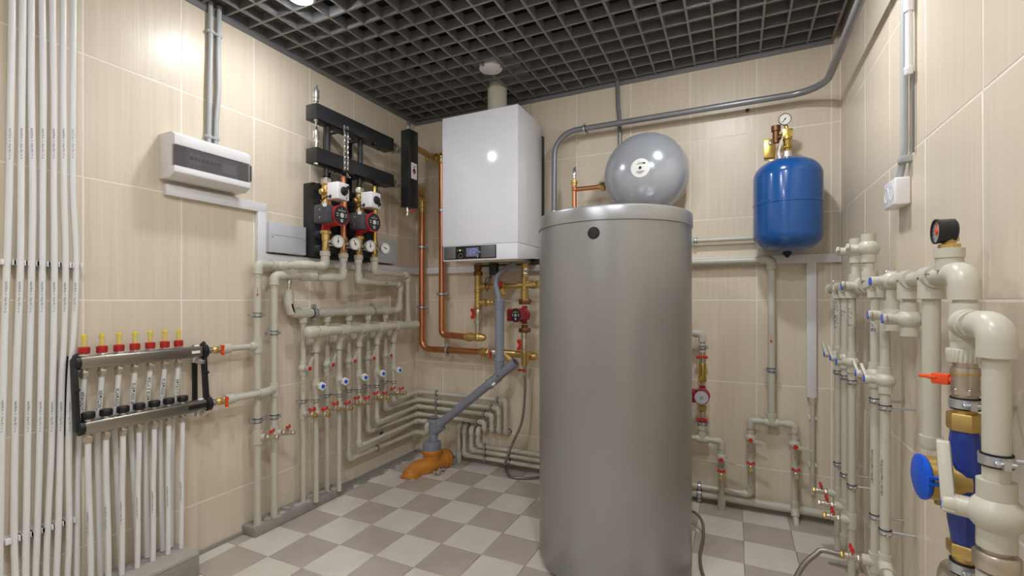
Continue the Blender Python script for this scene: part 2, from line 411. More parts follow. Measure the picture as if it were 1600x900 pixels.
# cement kerbs and the mortar line along the wall foot
k1 = struct('trim_2', MB().box((XL, YF, 0), (-1.756, 1.04, .075)), 'concrete', .004)
MB().box((XL, YF, .075), (-1.757, 1.039, .089)).build('kerb_cap', 'concrete_top', k1, bevel=.003)
k2 = struct('trim_3', MB().box((XL, 1.305, 0), (-1.822, 1.80, .040)), 'concrete', .004)
random.seed(3); mb = MB()
for i in range(26):
    y = 1.32+.47*random.random(); x = XL+.01+.06*random.random(); mb.ball((x, y, .040), .008+.012*random.random(), 8, 5, Z, .35)
mb.build('mortar_lump', 'concrete_top', k2)
struct('baseboard_left', MB().box((XL, 1.04, 0), (XL+.012, YB, .014)), 'concrete')
struct('baseboard_back', MB().box((XL+.012, YB-.014, 0), (XR, YB, .018)), 'concrete')
random.seed(5); pts = [(0, 1.80)]; y = 1.80
while y < YB-.02:
    pts.append((.030+.050*random.random(), y)); y += .012+.03*random.random()
pts += [(.03, YB-.016), (0, YB-.016)]
struct('trim_4', MB().prism(pts, (XL+.012, 0, 0), X, Y, Z*.0016), 'concrete')

# ceiling lamps, with an added fill lamp among them -------------------------------------------------------------------
LN = ['round white ceiling lamp glowing in the grid near the left wall', 'round ceiling lamp in the grid above the gap between tank and right wall',
      'round ceiling lamp in the grid beside the right wall, close to the viewer', 'round fill lamp added out of view in the middle of the grid, left above the viewer', 'round ceiling lamp in the middle of the grid, behind the viewer']
for (x, y), lb in zip(LAMPS, LN):
    t = thing('ceiling_lamp', lb, 'lamp', (x, y, ZC), 'ceiling lamps')
    MB().lathe((x, y, ZC+.05), -Z, [(0, .05), (.030, .056), (.040, .056), (.044, .048)], 28).build('lamp_ring', 'chrome', t)
    MB().lathe((x, y, ZC+.0065), -Z, [(0, .045), (.004, .044), (.008, .036), (.0105, .020), (.011, .001)], 28).build('bulb', 'lamp_glow_dim' if x < -1 else 'lamp_glow', t)
# round white cover let into the grid near the flue
p = onF(767, 109, ZC+.022)
t = thing('ceiling_cover', 'round white cover disc let into the ceiling grid beside the flue', 'ceiling cover', p)
MB().lathe(p+Z*.03, -Z, [(0, .058), (.024, .060), (.030, .056), (.033, .040), (.034, .0)], 32).build('disc', 'white_plastic', t)
MB().box(p+V((-.09, -.05, .026)), p+V((.14, .24, .031))).build('backing_plate', 'slat', t)

# ================================================================ left wall: white heating pipes
PXY = [0, 150, 300, 408, 520, 600, 700, 830, 905]
BUN = [[19, 17, 14, 11, 7, 5, 2, 0, -1], [35.5, 34, 33, 32, 28, 25, 23, 22, 24], [49, 49, 51, 49.5, 47, 45, 43, 41, 40], [66, 67.5, 66.5, 66, 65, 64, 62, 58, 55],
       [82, 84, 84, 85, 84, 82, 80, 74, 72], [99, 99, 100, 102.5, 100, 96, 94, 91, 88], [115, 114, 114, 119, 115, 110, 107.5, 108, 105]]
ORD = ['leftmost', 'second from the left', 'third from the left', 'fourth, middle one', 'fifth from the left', 'sixth from the left', 'rightmost']
POFF = .034
rows = (('upper', onL(60, 412, POFF).z), ('lower', onL(60, 830, POFF).z))
clip_at = {0: [], 1: []}
for i, bx in enumerate(BUN):
    pts = []
    for py, px in zip(PXY, bx): pts.append(onL(px, py, POFF+.004*math.sin(i*2.1+py*.011)))
    top = V((pts[0].x, pts[0].y, ZC+.05)); bot = V((pts[-1].x, pts[-1].y, .089))
    if pts[-1].z > .12: pts.append(bot)
    else: pts[-1] = bot
    pts = [top]+pts
    o = MB().tube(smooth(pts, 5), .0082, 12).build('heating_pipe', 'pex', None)
    tag(o, f'{ORD[i]} of the seven tall white plastic heating pipes at the left edge', 'pipe', 'tall white pipes at the left edge')
    for rI, (nm, zr) in enumerate(rows):
        for a, b in zip(pts, pts[1:]):
            if a.z >= zr >= b.z:
                f = (a.z-zr)/(a.z-b.z); clip_at[rI].append(a.lerp(b, f)); break
    # faint print on each pipe
    for q in range(2, 7, 2):
        c = pts[q].lerp(pts[q+1], .5); dd = (pts[q+1]-pts[q]).normalized()
        nn = (V((0, 0, c.z))-c); nn.z = 0; nn = (nn-dd*nn.dot(dd)).normalized()
        text(o, '16x2,0 PE-Xa  >>  10 bar 70 C  >>  m', c+nn*.0085, dd, nn, .0058, 'ink_black', wrap=.0083, name='print')
for rI, (nm, zr) in enumerate(rows):
    pp = clip_at[rI]; y0 = min(p.y for p in pp); y1 = max(p.y for p in pp)
    t = thing('clip_rail', f'{nm} row of white plastic clips holding the tall white pipes to the wall', 'pipe clips', (XL, (y0+y1)/2, zr), 'clip rows on the tall white pipes')
    MB().box((XL+.001, y0-.03, zr-.007), (XL+.012, y1+.02, zr+.007)).build('rail', 'white_plastic', t)
    for p in pp:
        mb = MB()
        for sg in (-1, 1):
            mb.box((XL+.012, p.y+sg*.0125-.0035, zr-.008), (XL+.042, p.y+sg*.0125+.0035, zr+.008))
        mb.box((XL+.010, p.y-.014, zr-.006), (XL+.020, p.y+.014, zr+.006))
        mb.build('clip', 'white_plastic', t, bevel=.001)

# ---------------------------------------------------------------- underfloor heating manifold
OT, OB = .060, .085
YM = [onL(px, 600, .078).y for px in (136, 163.8, 190.3, 215.3, 239.5, 261.7, 283.5)]
step = (YM[-1]-YM[0])/6; YM = [YM[0]+step*i for i in range(7)]
zt = (onL(150, 566, OT).z+onL(300, 549, OT).z)/2; zb = (onL(150, 663, OB).z+onL(300, 637, OB).z)/2
ye = onL(316, 560, OT).y; ys_ = YM[0]-.016
t = thing('heating_manifold', 'steel underfloor heating manifold with flow meters and black knobs on the left wall', 'manifold', (XL, (ys_+ye)/2, zb))
def bar(zc, off, nm):
    x = XL+off; h = .0205
    o = MB().box((x-h, ys_, zc-h), (x+h, ye-.006, zc+h)).build(nm, 'manifold_steel', t, bevel=.007, seg=3)
    return o
bt = bar(zt, OT, 'supply_bar'); bb = bar(zb, OB, 'return_bar')
MB().box((XL+OT+.0205, ye-.050, zt-.004), (XL+OT+.0212, ye-.020, zt+.006)).build('maker_plate', 'white_label', bt)
MB().box((XL+OB+.0205, ye-.075, zb-.007), (XL+OB+.0212, ye-.012, zb+.008)).build('maker_plate', 'black_plastic', bb)
for zc, off in ((zt, OT), (zb, OB)):
    x = XL+off
    for y, nm, kr in ((ys_-.004, 'end_cap', .82), (ye+.004, 'bracket_clamp', 1.0)):
        mb = MB().lathe((x, y-.010*kr, zc), Y, [(0, .022*kr), (.003, .027*kr), (.018*kr, .027*kr), (.021*kr, .022*kr)], 20)
        mb.cyl((x-.004, y-.005, zc+.024*kr), (x-.004, y+.007, zc+.033*kr), .0065*kr, n=10)
        mb.build(nm, 'black_plastic', t)
    o = MB().box((x-.010, ye-.040, zc-.040), (x+.010, ye-.012, zc-.020)).build('drain_valve', 'chrome', t, bevel=.003)
    MB().lathe((x+.008, ye-.022, zc-.034), V((1, .4, -.2)), [(0, .011), (.012, .011), (.013, .008), (.024, .008)], 14).build('drain_cap', 'chrome', o)
    MB().lathe((x, ye-.020, zc+.0195), Z, [(0, .010), (.003, .010), (.006, .006)], 12).build('vent_screw', 'white_plastic', t)
for y in (ys_-.010, ye+.004):
    mb = MB().prism([(OT-.012, zt+.01), (OT+.012, zt+.01), (OB+.008, zb-.01), (OB-.018, zb-.01)], (XL, y-.006, 0), X, Z, Y*.012)
    mb.box((XL, y-.008, zb-.03), (XL+.012, y+.008, zt+.02))
    mb.cyl((XL+OT+.010, y, (zt+zb)/2+.02), (XL+OT+.030, y, (zt+zb)/2+.02), .006, n=10)
    mb.build('bracket', 'black_plastic', t, bevel=.002)
NAMES = ['Прихожая', 'Гостиная', 'Комната', '1-я комната', 'Комната 2 этаж', 'С/у комната', 'С/у сауна']
OR7 = ['first from the left', 'second from the left', 'third from the left', 'middle', 'fifth from the left', 'sixth from the left', 'rightmost']
for i, y in enumerate(YM):
    xt, xb = XL+OT, XL+OB
    fm = MB().lathe((xt, y, zt+.019), Z, [(0, .0175), (.004, .0175), (.0045, .015), (.009, .0145)], 6, hint=X).build('flow_meter', 'chrome', t)
    MB().lathe((xt, y, zt+.027), Z, [(0, .0135), (.002, .0148), (.020, .0148), (.022, .012)], 18).build('collar', 'meter_red', fm)
    MB().lathe((xt, y, zt+.048), Z, [(0, .0088), (.034, .0085), (.036, .006)], 16).build('sight_glass', 'clear_plastic', fm)
    MB().lathe((xt, y, zt+.050), Z, [(0, .0062), (.024, .0062), (.025, .0079), (.0345, .0079), (.038, .005)], 14).build('float_indicator', 'yellow_plastic', fm)
    kb = MB().lathe((xb, y, zb+.019), Z, [(0, .012), (.008, .012)], 14).build('valve_stem', 'chrome', t)
    MB().lathe((xb, y, zb+.026), Z, [(0, .0155), (.003, .0172), (.017, .0172), (.021, .0150)], 20).build('knob', 'black_plastic', kb)
    for xx, zz in ((xt, zt), (xb, zb)):
        mb = MB().lathe((xx, y, zz-.019), -Z, [(0, .0095), (.010, .0095)], 14); hexnut(mb, (xx, y, zz-.036), Z, .0135, .016); mb.lathe((xx, y, zz-.044), -Z, [(0, .0115), (.006, .010)], 14)
        mb.build('union_nut', 'nickel', t)
    # supply pipe: from the upper bar down behind the lower bar to the kerb
    dy = (-.004, .006, .012, .014, .004, .006, -.006)[i]
    S_, E_ = V((xt, y, zt-.046)), V((XL+.031, y, zb-.03))
    o = MB().tube([S_, E_]+smooth([E_.lerp(S_, -.02), (XL+.026, y+dy*.4, zb-.10), (XL+.026, y+dy, .35), (XL+.03, y+dy*1.5, .092)], 5), .0080, 12).build('heating_pipe', 'pex', None)
    tag(o, f'white pipe hanging from the upper manifold bar, marked {NAMES[i]}, {OR7[i]}', 'pipe', 'white pipes from the upper manifold bar')
    ud = (S_-E_).normalized(); nn = V((.88, -.47, 0)); nn = (nn-ud*nn.dot(ud)).normalized()
    text(o, NAMES[i], S_.lerp(E_, .44)+nn*.0080, ud, nn, .0150, 'ink_black', wrap=.0080)
    dyb = (.012, .012, .004, .003, .004, .006, .004)[i]
    o = MB().tube(smooth([(xb, y, zb-.046), (xb-.001, y, zb-.12), (xb-.010, y+dyb*.5, .38), (xb-.014, y+dyb, .22), (xb-.018, y+dyb*1.2, .090)], 5), .0082, 12).build('heating_pipe', 'pex', None)
    tag(o, f'white pipe from the lower manifold bar down to the kerb, {OR7[i]}', 'pipe', 'white pipes from the lower manifold bar')
    for zc in (.52, .30):
        nn = V((.8, -.6, 0)).normalized()
        text(o, '16x2,0 PE-Xa >> 10 bar 70 C >>', V((xb-(.004 if zc > .4 else .0125), y+dyb*.5, zc))+nn*.0084, V((.01, 0, -1)), nn, .0058, 'ink_black', wrap=.0084, name='print')

# ---------------------------------------------------------------- grey-beige plastic pipework of the left wall
RP = .0150
def manifold_feed(zc, off, yend, label, offend):
    t = thing('manifold_feed_pipe', label, 'pipe', (XL+off, ye, zc), 'feed pipes of the heating manifold')
    x = XL+off; y0 = ye+.018
    mb = MB().lathe((x, y0, zc), Y, [(0, .010), (.010, .010), (.011, .013), (.018, .013)], 14); mb.build('nipple', 'nickel', t)
    o = MB().lathe((x, y0+.018, zc), Y, [(0, .010), (.004, .0135), (.012, .0145), (.034, .0145), (.040, .0125), (.046, .0125)], 16).build('ball_valve', 'brass', t)
    mb = MB(); hexnut(mb, (x, y0+.050, zc), Y, .016, .014); mb.build('union_nut', 'nickel', o)
    MB().cyl((x+.012, y0+.040, zc), (x+.026, y0+.040, zc), .005, n=10).build('stem', 'nickel', o)
    butterfly(o, (x+.024, y0+.040, zc), X, Z, .020, 'orange_plastic')
    sleeve(t, (x, y0+.073, zc), Y, .020, .036)
    return t, V((x, y0+.085, zc))
# riser behind: starts under the first pump, runs left to the outer riser and down to the kerb
LO = .155
YLn = [onL(508, 400, LO).y, onL(536.5, 400, LO).y, onL(560, 400, LO).y, onL(585, 400, LO).y]
zA = [onL(508, 397, LO).z, onL(536.5, 402, LO).z, onL(560, 405, LO).z, onL(585, 408, LO).z]
ZAD = sum(zA)/4                                   # height of the plastic adapters under the pumps
def adapter(T, y, z):
    x = XL+LO
    MB().lathe((x, y, z+.020), -Z, [(0, .020), (.003, .0235), (.022, .0235), (.024, .0195), (.044, .0195)], 18).build('adapter', 'ppr', T)
R1 = onL(402.5, 600, .060); R2 = onL(428.5, 600, .060)
t1 = thing('riser_pipe', 'left riser pipe with red arrow, bending over to the first pump', 'pipe', (R1.x, R1.y, .04), 'tall riser pipes by the manifold')
z1 = onL(506, 416, LO).z
adapter(t1, YLn[0], ZAD)
ztop1 = onL(404, 411, .060).z
a = V((XL+LO, YLn[0], ZAD-.02)); b = V((XL+LO, YLn[0], z1)); c = V((XL+LO-.01, YLn[0]-.11, z1)); d = V((XL+.050, YLn[0]-.165, z1-.004)); e = V((R1.x, R1.y, z1-.004)); fb = V((R1.x, R1.y, .035))
run(t1, [a, b, c, d, e, fb], RP)
zt1 = onL(402, 542, .06).z
ft, q = manifold_feed(zt, OT, 0, 'pipe with orange valve joining the upper manifold bar to the left riser', .06)
run(ft, [q, V((R1.x, R1.y-.018, zt))], .0125)
tee(t1, (R1.x, R1.y, zt), Z, -Y, RP, rb=.0135)
t2 = thing('riser_pipe', 'right riser pipe of the pair by the manifold, bending over to the second brass line', 'pipe', (R2.x, R2.y, .04), 'tall riser pipes by the manifold')
z2 = onL(537, 434, LO).z; adapter(t2, YLn[1], ZAD)
a = V((XL+LO, YLn[1], ZAD-.02)); b = V((XL+LO, YLn[1], z2)); c = V((XL+LO-.01, YLn[1]-.08, z2)); d = V((XL+.075, YLn[1]-.14, z2)); e = V((R2.x, R2.y, z2)); fb = V((R2.x, R2.y, .035))
run(t2, [a, b, c, d, e, fb], RP)
ft2, q2 = manifold_feed(zb, OB, 0, 'pipe with orange valve joining the lower manifold bar to the right riser', .06)
run(ft2, [q2, V((q2.x, R2.y-.055, zb)), V((R2.x+.004, R2.y-.022, zb))], .0135)
tee(t2, (R2.x, R2.y, zb), Z, V((.4, -1, 0)), RP, rb=.014)
for T_, P_, zz in ((t1, R1, (492, 657)), (t2, R2, (520, 651))):
    px = 402 if T_ is t1 else 428
    for py in zz: clamp(T_, (P_.x, P_.y, onL(px, py, .06).z), Z, -X, RP, .06)
for T_, P_, px, py in ((t1, R1, 402, 683), (t2, R2, 428, 676)):
    zc = onL(px, py, .06).z; tee(T_, (P_.x, P_.y, zc), Z, V((1, .5, 0)), RP, rb=.010)
    drain_cock(T_, V((P_.x, P_.y, zc))+V((.894, .447, 0))*.036, V((.894, .447, 0)), Z, V((-.447, .894, 0)), 1.05, end='nickel')
# arrow on the left riser
zc = onL(405, 455, .06).z; nn = V((R1.x, R1.y, 0)); nn = -nn.normalized()
ar = MB(); cc = V((R1.x, R1.y, zc))+nn*(RP+.0004); sd = nn.cross(Z)
ar.obox(cc, sd*.0008, nn*.0002, Z*.018); ar.prism([(-.005, .008), (.005, .008), (0, -.004)], cc-Z*.02-nn*.0002, sd, Z, nn*.0004)
ar.build('arrow_mark', 'ink_red', t1)
cpt = V((XL+.050, (YLn[0]-.165+R1.y)/2, z1-.004))
text(t1, 'ТЕПЛЫЙ ПОЛ', cpt+X*RP, Y, X, .017, 'ink_red', wrap=RP)

# distribution headers: two horizontal collectors with ten droppers
ZH1, ZH2 = .940, .853; O1, O2 = .050, .130; RH = .0215; RB = .0122
PXD = [474, 494, 511, 530, 545, 561, 575, 589, 602, 615]
XO = [.050, .095]*5                               # stand-off of each dropper
YD = [onL(px, 600, o).y for px, o in zip(PXD, XO)]
xh1, xh2, xd = XL+O1, XL+O2, XL+.050
h1 = thing('collector_pipe', 'upper thick collector pipe with chrome air vent on its left elbow', 'pipe', (xh1, YD[4], ZH1), 'collector pipes over the droppers')
yl = onL(460, 490, O1).y; yr = onL(624, 485, O1).y
z3 = onL(560, 440, LO).z; adapter(h1, YLn[2], ZAD); yr3 = onL(625, 443, .075).y
run(h1, [V((XL+LO, YLn[2], ZAD-.02)), V((XL+LO, YLn[2], z3)), V((XL+.078, yr3, z3)), V((XL+.070, yr3, ZH1)), V((xh1, yr3-.03, ZH1))], RP)
MB().cyl((xh1, yl, ZH1), (xh1, yr3-.02, ZH1), RH, n=18).build('pipe', 'ppr', h1)
for i in (0, 2, 4, 6, 8): tee(h1, (xh1, YD[i], ZH1), Y, -Z, RH, rb=.0145, rf=1.3, L=1.15)
zcl = onL(457, 455, O1).z
run(h1, [V((xh1, yl+.01, ZH1)), V((xh1-.0, yl-.015, ZH1)), V((xh1, yl-.03, ZH1+.045)), V((xh1, yl-.03, zcl))], RP*1.1, rf=1.3)
MB().lathe((xh1, yl-.03, zcl-.015), Z, [(0, .020), (.02, .020), (.022, .012), (.026, .012)], 16).build('adapter', 'ppr', h1)
air_vent(h1, (xh1, yl-.03, zcl+.008), 1.1)
for yy in (YD[0]+.060, YD[6]+.030): clamp(h1, (xh1, yy, ZH1), Y, -X, RH, O1)
zc = z3; text(h1, 'РАДИАТОРЫ', V((XL+.112, (YLn[2]+yr3)/2, z3))+X*RP*1.0, Y, X, .014, 'ink_red', wrap=RP)
h2 = thing('collector_pipe', 'lower thick collector pipe standing further out, with rounded end cap', 'pipe', (xh2, YD[4], ZH2), 'collector pipes over the droppers')
y2l = onL(482, 520, O2).y; y2r = onL(650, 506, O2).y
z4 = onL(585, 425, LO).z; adapter(h2, YLn[3], ZAD); yr4 = onL(636.5, 430, .10).y
run(h2, [V((XL+LO, YLn[3], ZAD-.02)), V((XL+LO, YLn[3], z4)), V((XL+.105, yr4, z4)), V((XL+.105, yr4, ZH2)), V((xh2, yr4+.004, ZH2))], RP)
MB().cyl((xh2, y2l, ZH2), (xh2, y2r, ZH2), RH, n=18).build('pipe', 'ppr', h2)
MB().lathe((xh2, y2l+.035, ZH2), -Y, [(0, .029), (.036, .029), (.046, .025), (.053, .014), (.055, .001)], 18).build('end_cap', 'ppr', h2)
MB().lathe((xh2, y2r-.02, ZH2), Y, [(0, .025), (.025, .025)], 16).build('end_cap', 'ppr', h2)
for i in (1, 3, 5, 7, 9): tee(h2, (xh2, YD[i], ZH2), Y, V((-.6, 0, -1)), RH, rb=.0145, rf=1.3, L=1.15)
# where each dropper goes: four to the kerb, six along the foot of the wall towards the corner
runs = {4: 6, 5: 5, 6: 4, 7: 3, 8: 2, 9: 1}
OW = .050                                         # stand-off of the low horizontal runs
zc1 = onL(474, 627, .050).z; zcu = onL(494, 549, .095).z; zck = onL(487, 645, .070).z; zwh = onL(494, 602, .095).z
cornz = {1: onB(654, 612, OW).z, 2: onB(655, 624.5, OW).z, 3: onB(656, 635, OW).z, 4: onB(656, 647, OW).z}
cornz[5] = onL(640, 662, OW).z; cornz[6] = onL(640, 679, OW).z
bx_ = {1: onB(790, 640, OW).x, 2: onB(779.5, 640, OW).x, 3: onB(768.5, 650, OW).x, 4: onB(757, 660, OW).x}
zend = onB(780, 676, OW).z
OR10 = ['first', 'second', 'third', 'fourth', 'fifth', 'sixth', 'seventh', 'eighth', 'ninth', 'tenth']
MARK = ['2 ЭТАЖ', 'ЗАПАС', 'РАДИАТОР', 'ГАРАЖ', 'САУНА']
for i, y in enumerate(YD):
    up = i % 2 == 0
    tail = 'ending on the kerb' if i < 4 else 'turning to the corner'
    vl = 'red capped lever' if up else 'blue centred handwheel'
    t = thing('dropper_pipe', f'{OR10[i]} dropper pipe from the left, {vl}, {tail}', 'pipe', (xd, y, .04), 'ten dropper pipes under the collectors')
    x_ = XL+XO[i]
    pts = [V((x_, y, ZH1-.03))] if up else [V((xh2-.010, y, ZH2-.022)), V((x_, y, ZH2-.066))]
    if i < 4: pts.append(V((x_, y, .035)))
    else:
        k = runs[i]; zz = cornz[k]; pts += [V((x_, y, zz)), V((XL+OW, YB-OW, zz))]; x_ = XL+OW
        if k <= 4: pts += [V((bx_[k], YB-OW, zz)), V((bx_[k], YB-OW, zend)), V((bx_[k], YB, zend))]
        elif k == 5: pts += [V((x_+.055, YB-OW, zz)), V((x_+.055, YB, zz))]
        else:
            pts[-1].y = YB-OW-.02
            pts += [V((x_+.085, YB-OW-.02, zz)), V((x_+.085, YB-OW-.02, zz+.055)), V((x_+.085, YB, zz+.055))]
    run(t, pts, RB); x_ = XL+XO[i]; o_ = XO[i]
    if i >= 4: wall_hole(t, pts[-1], -Y, RB)
    if up:
        zv = onL(474, 575, .050).z; ball_valve(t, (x_, y, zv), Z, V((1, -.05, 0)), V((-.1, .35, 1)), RB*.98, cap='red_plastic', ll=.9)
        nn = V((.72, -.69, 0)); text(t, MARK[i//2], V((x_, y, zv-.085))+nn*RB, -Z, nn, .016, 'ink_red', wrap=RB)
    else:
        clamp(t, (x_, y, zcu), Z, -X, RB, o_); wheel_valve(t, (x_, y, zwh), Z, V((1, -.12, 0)), RB*.98)
    clamp(t, (x_, y, zc1), Z, -X, RB, o_)
    tee(t, (x_, y, zck), Z, X, RB, rb=.010)
    drain_cock(t, V((x_+.028, y, zck)), V((1, .1, 0)), Z, Y, 1.12)
    if i >= 4 and runs[i] <= 4:
        k = runs[i]
        for px in (682,):
            clamp(t, (onB(px, 640, OW).x, YB-OW, cornz[k]), X, Y, RB, OW)
        clamp(t, (bx_[k]-.055, YB-OW, cornz[k]), X, Y, RB, OW)
    elif i >= 4:
        clamp(t, (XL+OW, onL(590 if runs[i] == 6 else 598, 690, OW).y, cornz[runs[i]]), Y, -X, RB, OW)

# ================================================================ electrics on the left wall
y0, y1, zlo, zhi, dp = .985, 1.275, 1.447, 1.612, .10
t = thing('distribution_board', 'white fuse box with smoked window on the left wall', 'fuse box', (XL, (y0+y1)/2, zlo))
mb = MB()
prof = [(0, zlo), (0, zhi), (dp*.72, zhi), (dp, zhi-.012), (dp, zlo+.020), (dp*.70, zlo)]
wz0, wz1 = 1.488, 1.563
body = MB().prism([(0, zlo), (dp*.70, zlo), (dp, zlo+.018), (dp, wz0), (dp-.016, wz0), (dp-.016, wz1), (dp, wz1), (dp, zhi-.012), (dp*.8, zhi), (0, zhi)], (XL, y0, 0), X, Z, Y*(y1-y0))
body.build('housing', 'white_plastic', t, bevel=.002)
MB().box((XL+dp-.018, y0+.0, wz0), (XL+dp-.015, y1, wz1)).build('inner_panel', 'grey_box', t)
for k in range(8):
    yy = y0+.055+k*.0145
    b_ = MB().box((XL+dp-.015, yy, 1.508), (XL+dp-.009, yy+.0132, 1.548)).build('circuit_breaker', 'white_plastic' if k < 3 else 'grey_box', t, bevel=.001)
    MB().box((XL+dp-.009, yy+.003, 1.523), (XL+dp-.0035, yy+.010, 1.534)).build('toggle', 'black_plastic', b_)
MB().box((XL+dp-.015, y0+.180, 1.506), (XL+dp-.011, y0+.235, 1.544)).build('blank_cover', 'paper', t)
wn = MB().box((XL+dp-.003, y0+.001, wz0+.001), (XL+dp+.0005, y1-.001, wz1-.001)).build('window_flap', 'smoke_plastic', t)
for yy in (y0+.030, y1-.030):
    for zz in (1.506, 1.530): MB().cyl((XL+dp-.015, yy, zz), (XL+dp-.012, yy, zz), .003, n=10).build('screw', 'dark_grey', t)
    MB().box((XL+dp-.0145, yy-.014 if yy > 1.1 else yy-.026, wz0+.002), (XL+dp-.008, yy+.026 if yy > 1.1 else yy+.014, wz1-.002)).build('side_cover', 'mid_grey', t)
MB().box((XL+dp-.001, y1-.001, wz0+.006), (XL+dp+.003, y1+.003, wz1-.006)).build('hinge', 'dark_grey', wn)

def corrugated(name, label, pts, r, m='conduit_grey', group=None, clips=()):
    pts = smooth(pts, 8); tot = 0; P = [pts[0]]
    dense = []
    for a, b in zip(pts, pts[1:]):
        L = (b-a).length; n = max(1, int(L/.0021))
        for k in range(n): dense.append(a.lerp(b, k/n))
    dense.append(pts[-1])
    rad = [r*(1.0 if (k//1) % 2 == 0 else .84) for k in range(len(dense))]
    o = thing(name, label, 'conduit', pts[0], group)
    MB().tube(dense, r, 10, rad).build('tube', m, o, sharp=80)
    return o
yc = onL(328, 150, .016).y
for k, (px0, px1, lb) in enumerate(((329, 326, 'left grey corrugated conduit rising from the fuse box to the ceiling'), (341, 337, 'right grey corrugated conduit rising from the fuse box to the ceiling'))):
    ya = onL(px0, 30, .016).y; yb_ = onL(px1, 215, .016).y
    o = corrugated('conduit', lb, [(XL+.016, ya+.004*k, ZC+.04), (XL+.016, ya, 2.0), (XL+.016, (ya+yb_)/2+.006*k, 1.85), (XL+.016, yb_+.002, 1.72), (XL+.016, yb_, zhi-.004)], .0098, group='conduits over the fuse box')
    for zz in (2.075, 1.655):
        yy = ya if zz > 2 else yb_
        mb = MB().ring((XL+.016, yy, zz), Z, .0096, .0125, .012, 16); mb.box((XL, yy-.009, zz-.007), (XL+.008, yy+.009, zz+.007))
        for sg in (-1, 1): mb.box((XL+.008, yy+sg*.0125-.002, zz-.005), (XL+.022, yy+sg*.0125+.002, zz+.005))
        mb.build('clip', 'conduit_grey', o)
# white cable trunking
def duct(label, lo, hi, along):
    o = thing('cable_trunking', label, 'trunking', ((lo[0]+hi[0])/2, (lo[1]+hi[1])/2, min(lo[2], hi[2])), 'white cable trunking')
    MB().box(lo, hi).build('base', 'duct_white', o, bevel=.0015)
    lo = V(lo); hi = V(hi)
    # clip-on lid, a little proud
    if along == 'left': MB().box((hi.x-.002, lo.y-.0006, lo.z-.0006), (hi.x+.0015, hi.y+.0006, hi.z+.0006)).build('lid', 'duct_white', o, bevel=.0008)
    else: MB().box((lo.x-.0006, lo.y-.0015, lo.z-.0006), (hi.x+.0006, lo.y+.002, hi.z+.0006)).build('lid', 'duct_white', o, bevel=.0008)
    return o
za, zb2 = onL(300, 316, .022).z, 1.447
ye1 = onL(416, 320, .022).y; yv0 = onL(403, 360, .022).y
duct('short white trunking right under the fuse box', (XL, 1.0, 1.392), (XL+.022, ye1, 1.432), 'left')
zd = onL(480, 411, .022).z; zd2 = onL(480, 397, .022).z
zdm = (onL(450, 400, .022).z+onB(1240, 411, .022).z)/2
duct('white vertical trunking piece between fuse box and pumps', (XL, yv0, zdm-.019), (XL+.022, ye1, 1.3915), 'left')
duct('long white trunking on the left wall behind the pumps', (XL, ye1+.001, zdm-.019), (XL+.022, YB, zdm+.019), 'left')
duct('white trunking on the back wall behind the boiler pipes and tank', (XL+.024, YB-.022, zdm-.019), (XR-.002, YB, zdm+.019), 'back')
xv0, xv1 = onB(1260.5, 500, .022).x, onB(1275.5, 500, .022).x; zv1 = onB(1268, 621, .022).z
duct('vertical white trunking hanging right of the blue vessel', (xv0, YB-.022, zv1), (xv1, YB, zdm-.0195), 'back')
t = thing('junction_box', 'pale grey junction box left of the red pumps', 'junction box', onL(450, 398, .0)); 
a = onL(421, 352, .045); b = onL(478, 396, .045); zb0 = onL(450, 396, .045).z; zt0 = onL(450, 351, .045).z
MB().box((XL, a.y, zb0), (XL+.028, b.y, zt0)).build('base', 'grey_box', t, bevel=.003)
o = MB().box((XL+.0285, a.y-.001, zb0-.001), (XL+.046, b.y+.001, zt0+.001)).build('lid', 'grey_box', t, bevel=.003)
MB().box((XL+.046, a.y+.012, (zb0+zt0)/2+.010), (XL+.0465, b.y-.004, (zb0+zt0)/2+.0115)).build('groove', 'mid_grey', o)
for yy in (a.y+.014, b.y-.012): MB().cyl((XL+.0455, yy, (zb0+zt0)/2), (XL+.0468, yy, (zb0+zt0)/2), .0032, n=10).build('screw', 'mid_grey', o)
mb = MB()
for k in range(5): mb.cyl((XL+.020, a.y+.035+.018*k, zb0-.004), (XL+.020, a.y+.035+.018*k, zb0+.002), .006, n=10)
mb.build('cable_entry', 'dark_grey', t)
a = onL(588, 376, .045); b = onL(620, 412, .045); zb0 = onL(605, 411, .045).z; zt0 = onL(605, 376, .045).z
t = thing('junction_box', 'grey junction box behind the rightmost round gauge', 'junction box', (XL, (a.y+b.y)/2, zb0))
MB().box((XL, a.y, zb0), (XL+.028, b.y, zt0)).build('base', 'grey_box', t, bevel=.003)
MB().box((XL+.0285, a.y-.001, zb0-.001), (XL+.046, b.y+.001, zt0+.001)).build('lid', 'grey_box', t, bevel=.003)
mb = MB()
for k in range(6): mb.cyl((XL+.022, a.y+.02+.02*k, zb0-.004), (XL+.022, a.y+.02+.02*k, zb0+.002), .006, n=10)
mb.build('cable_entry', 'black_plastic', t)

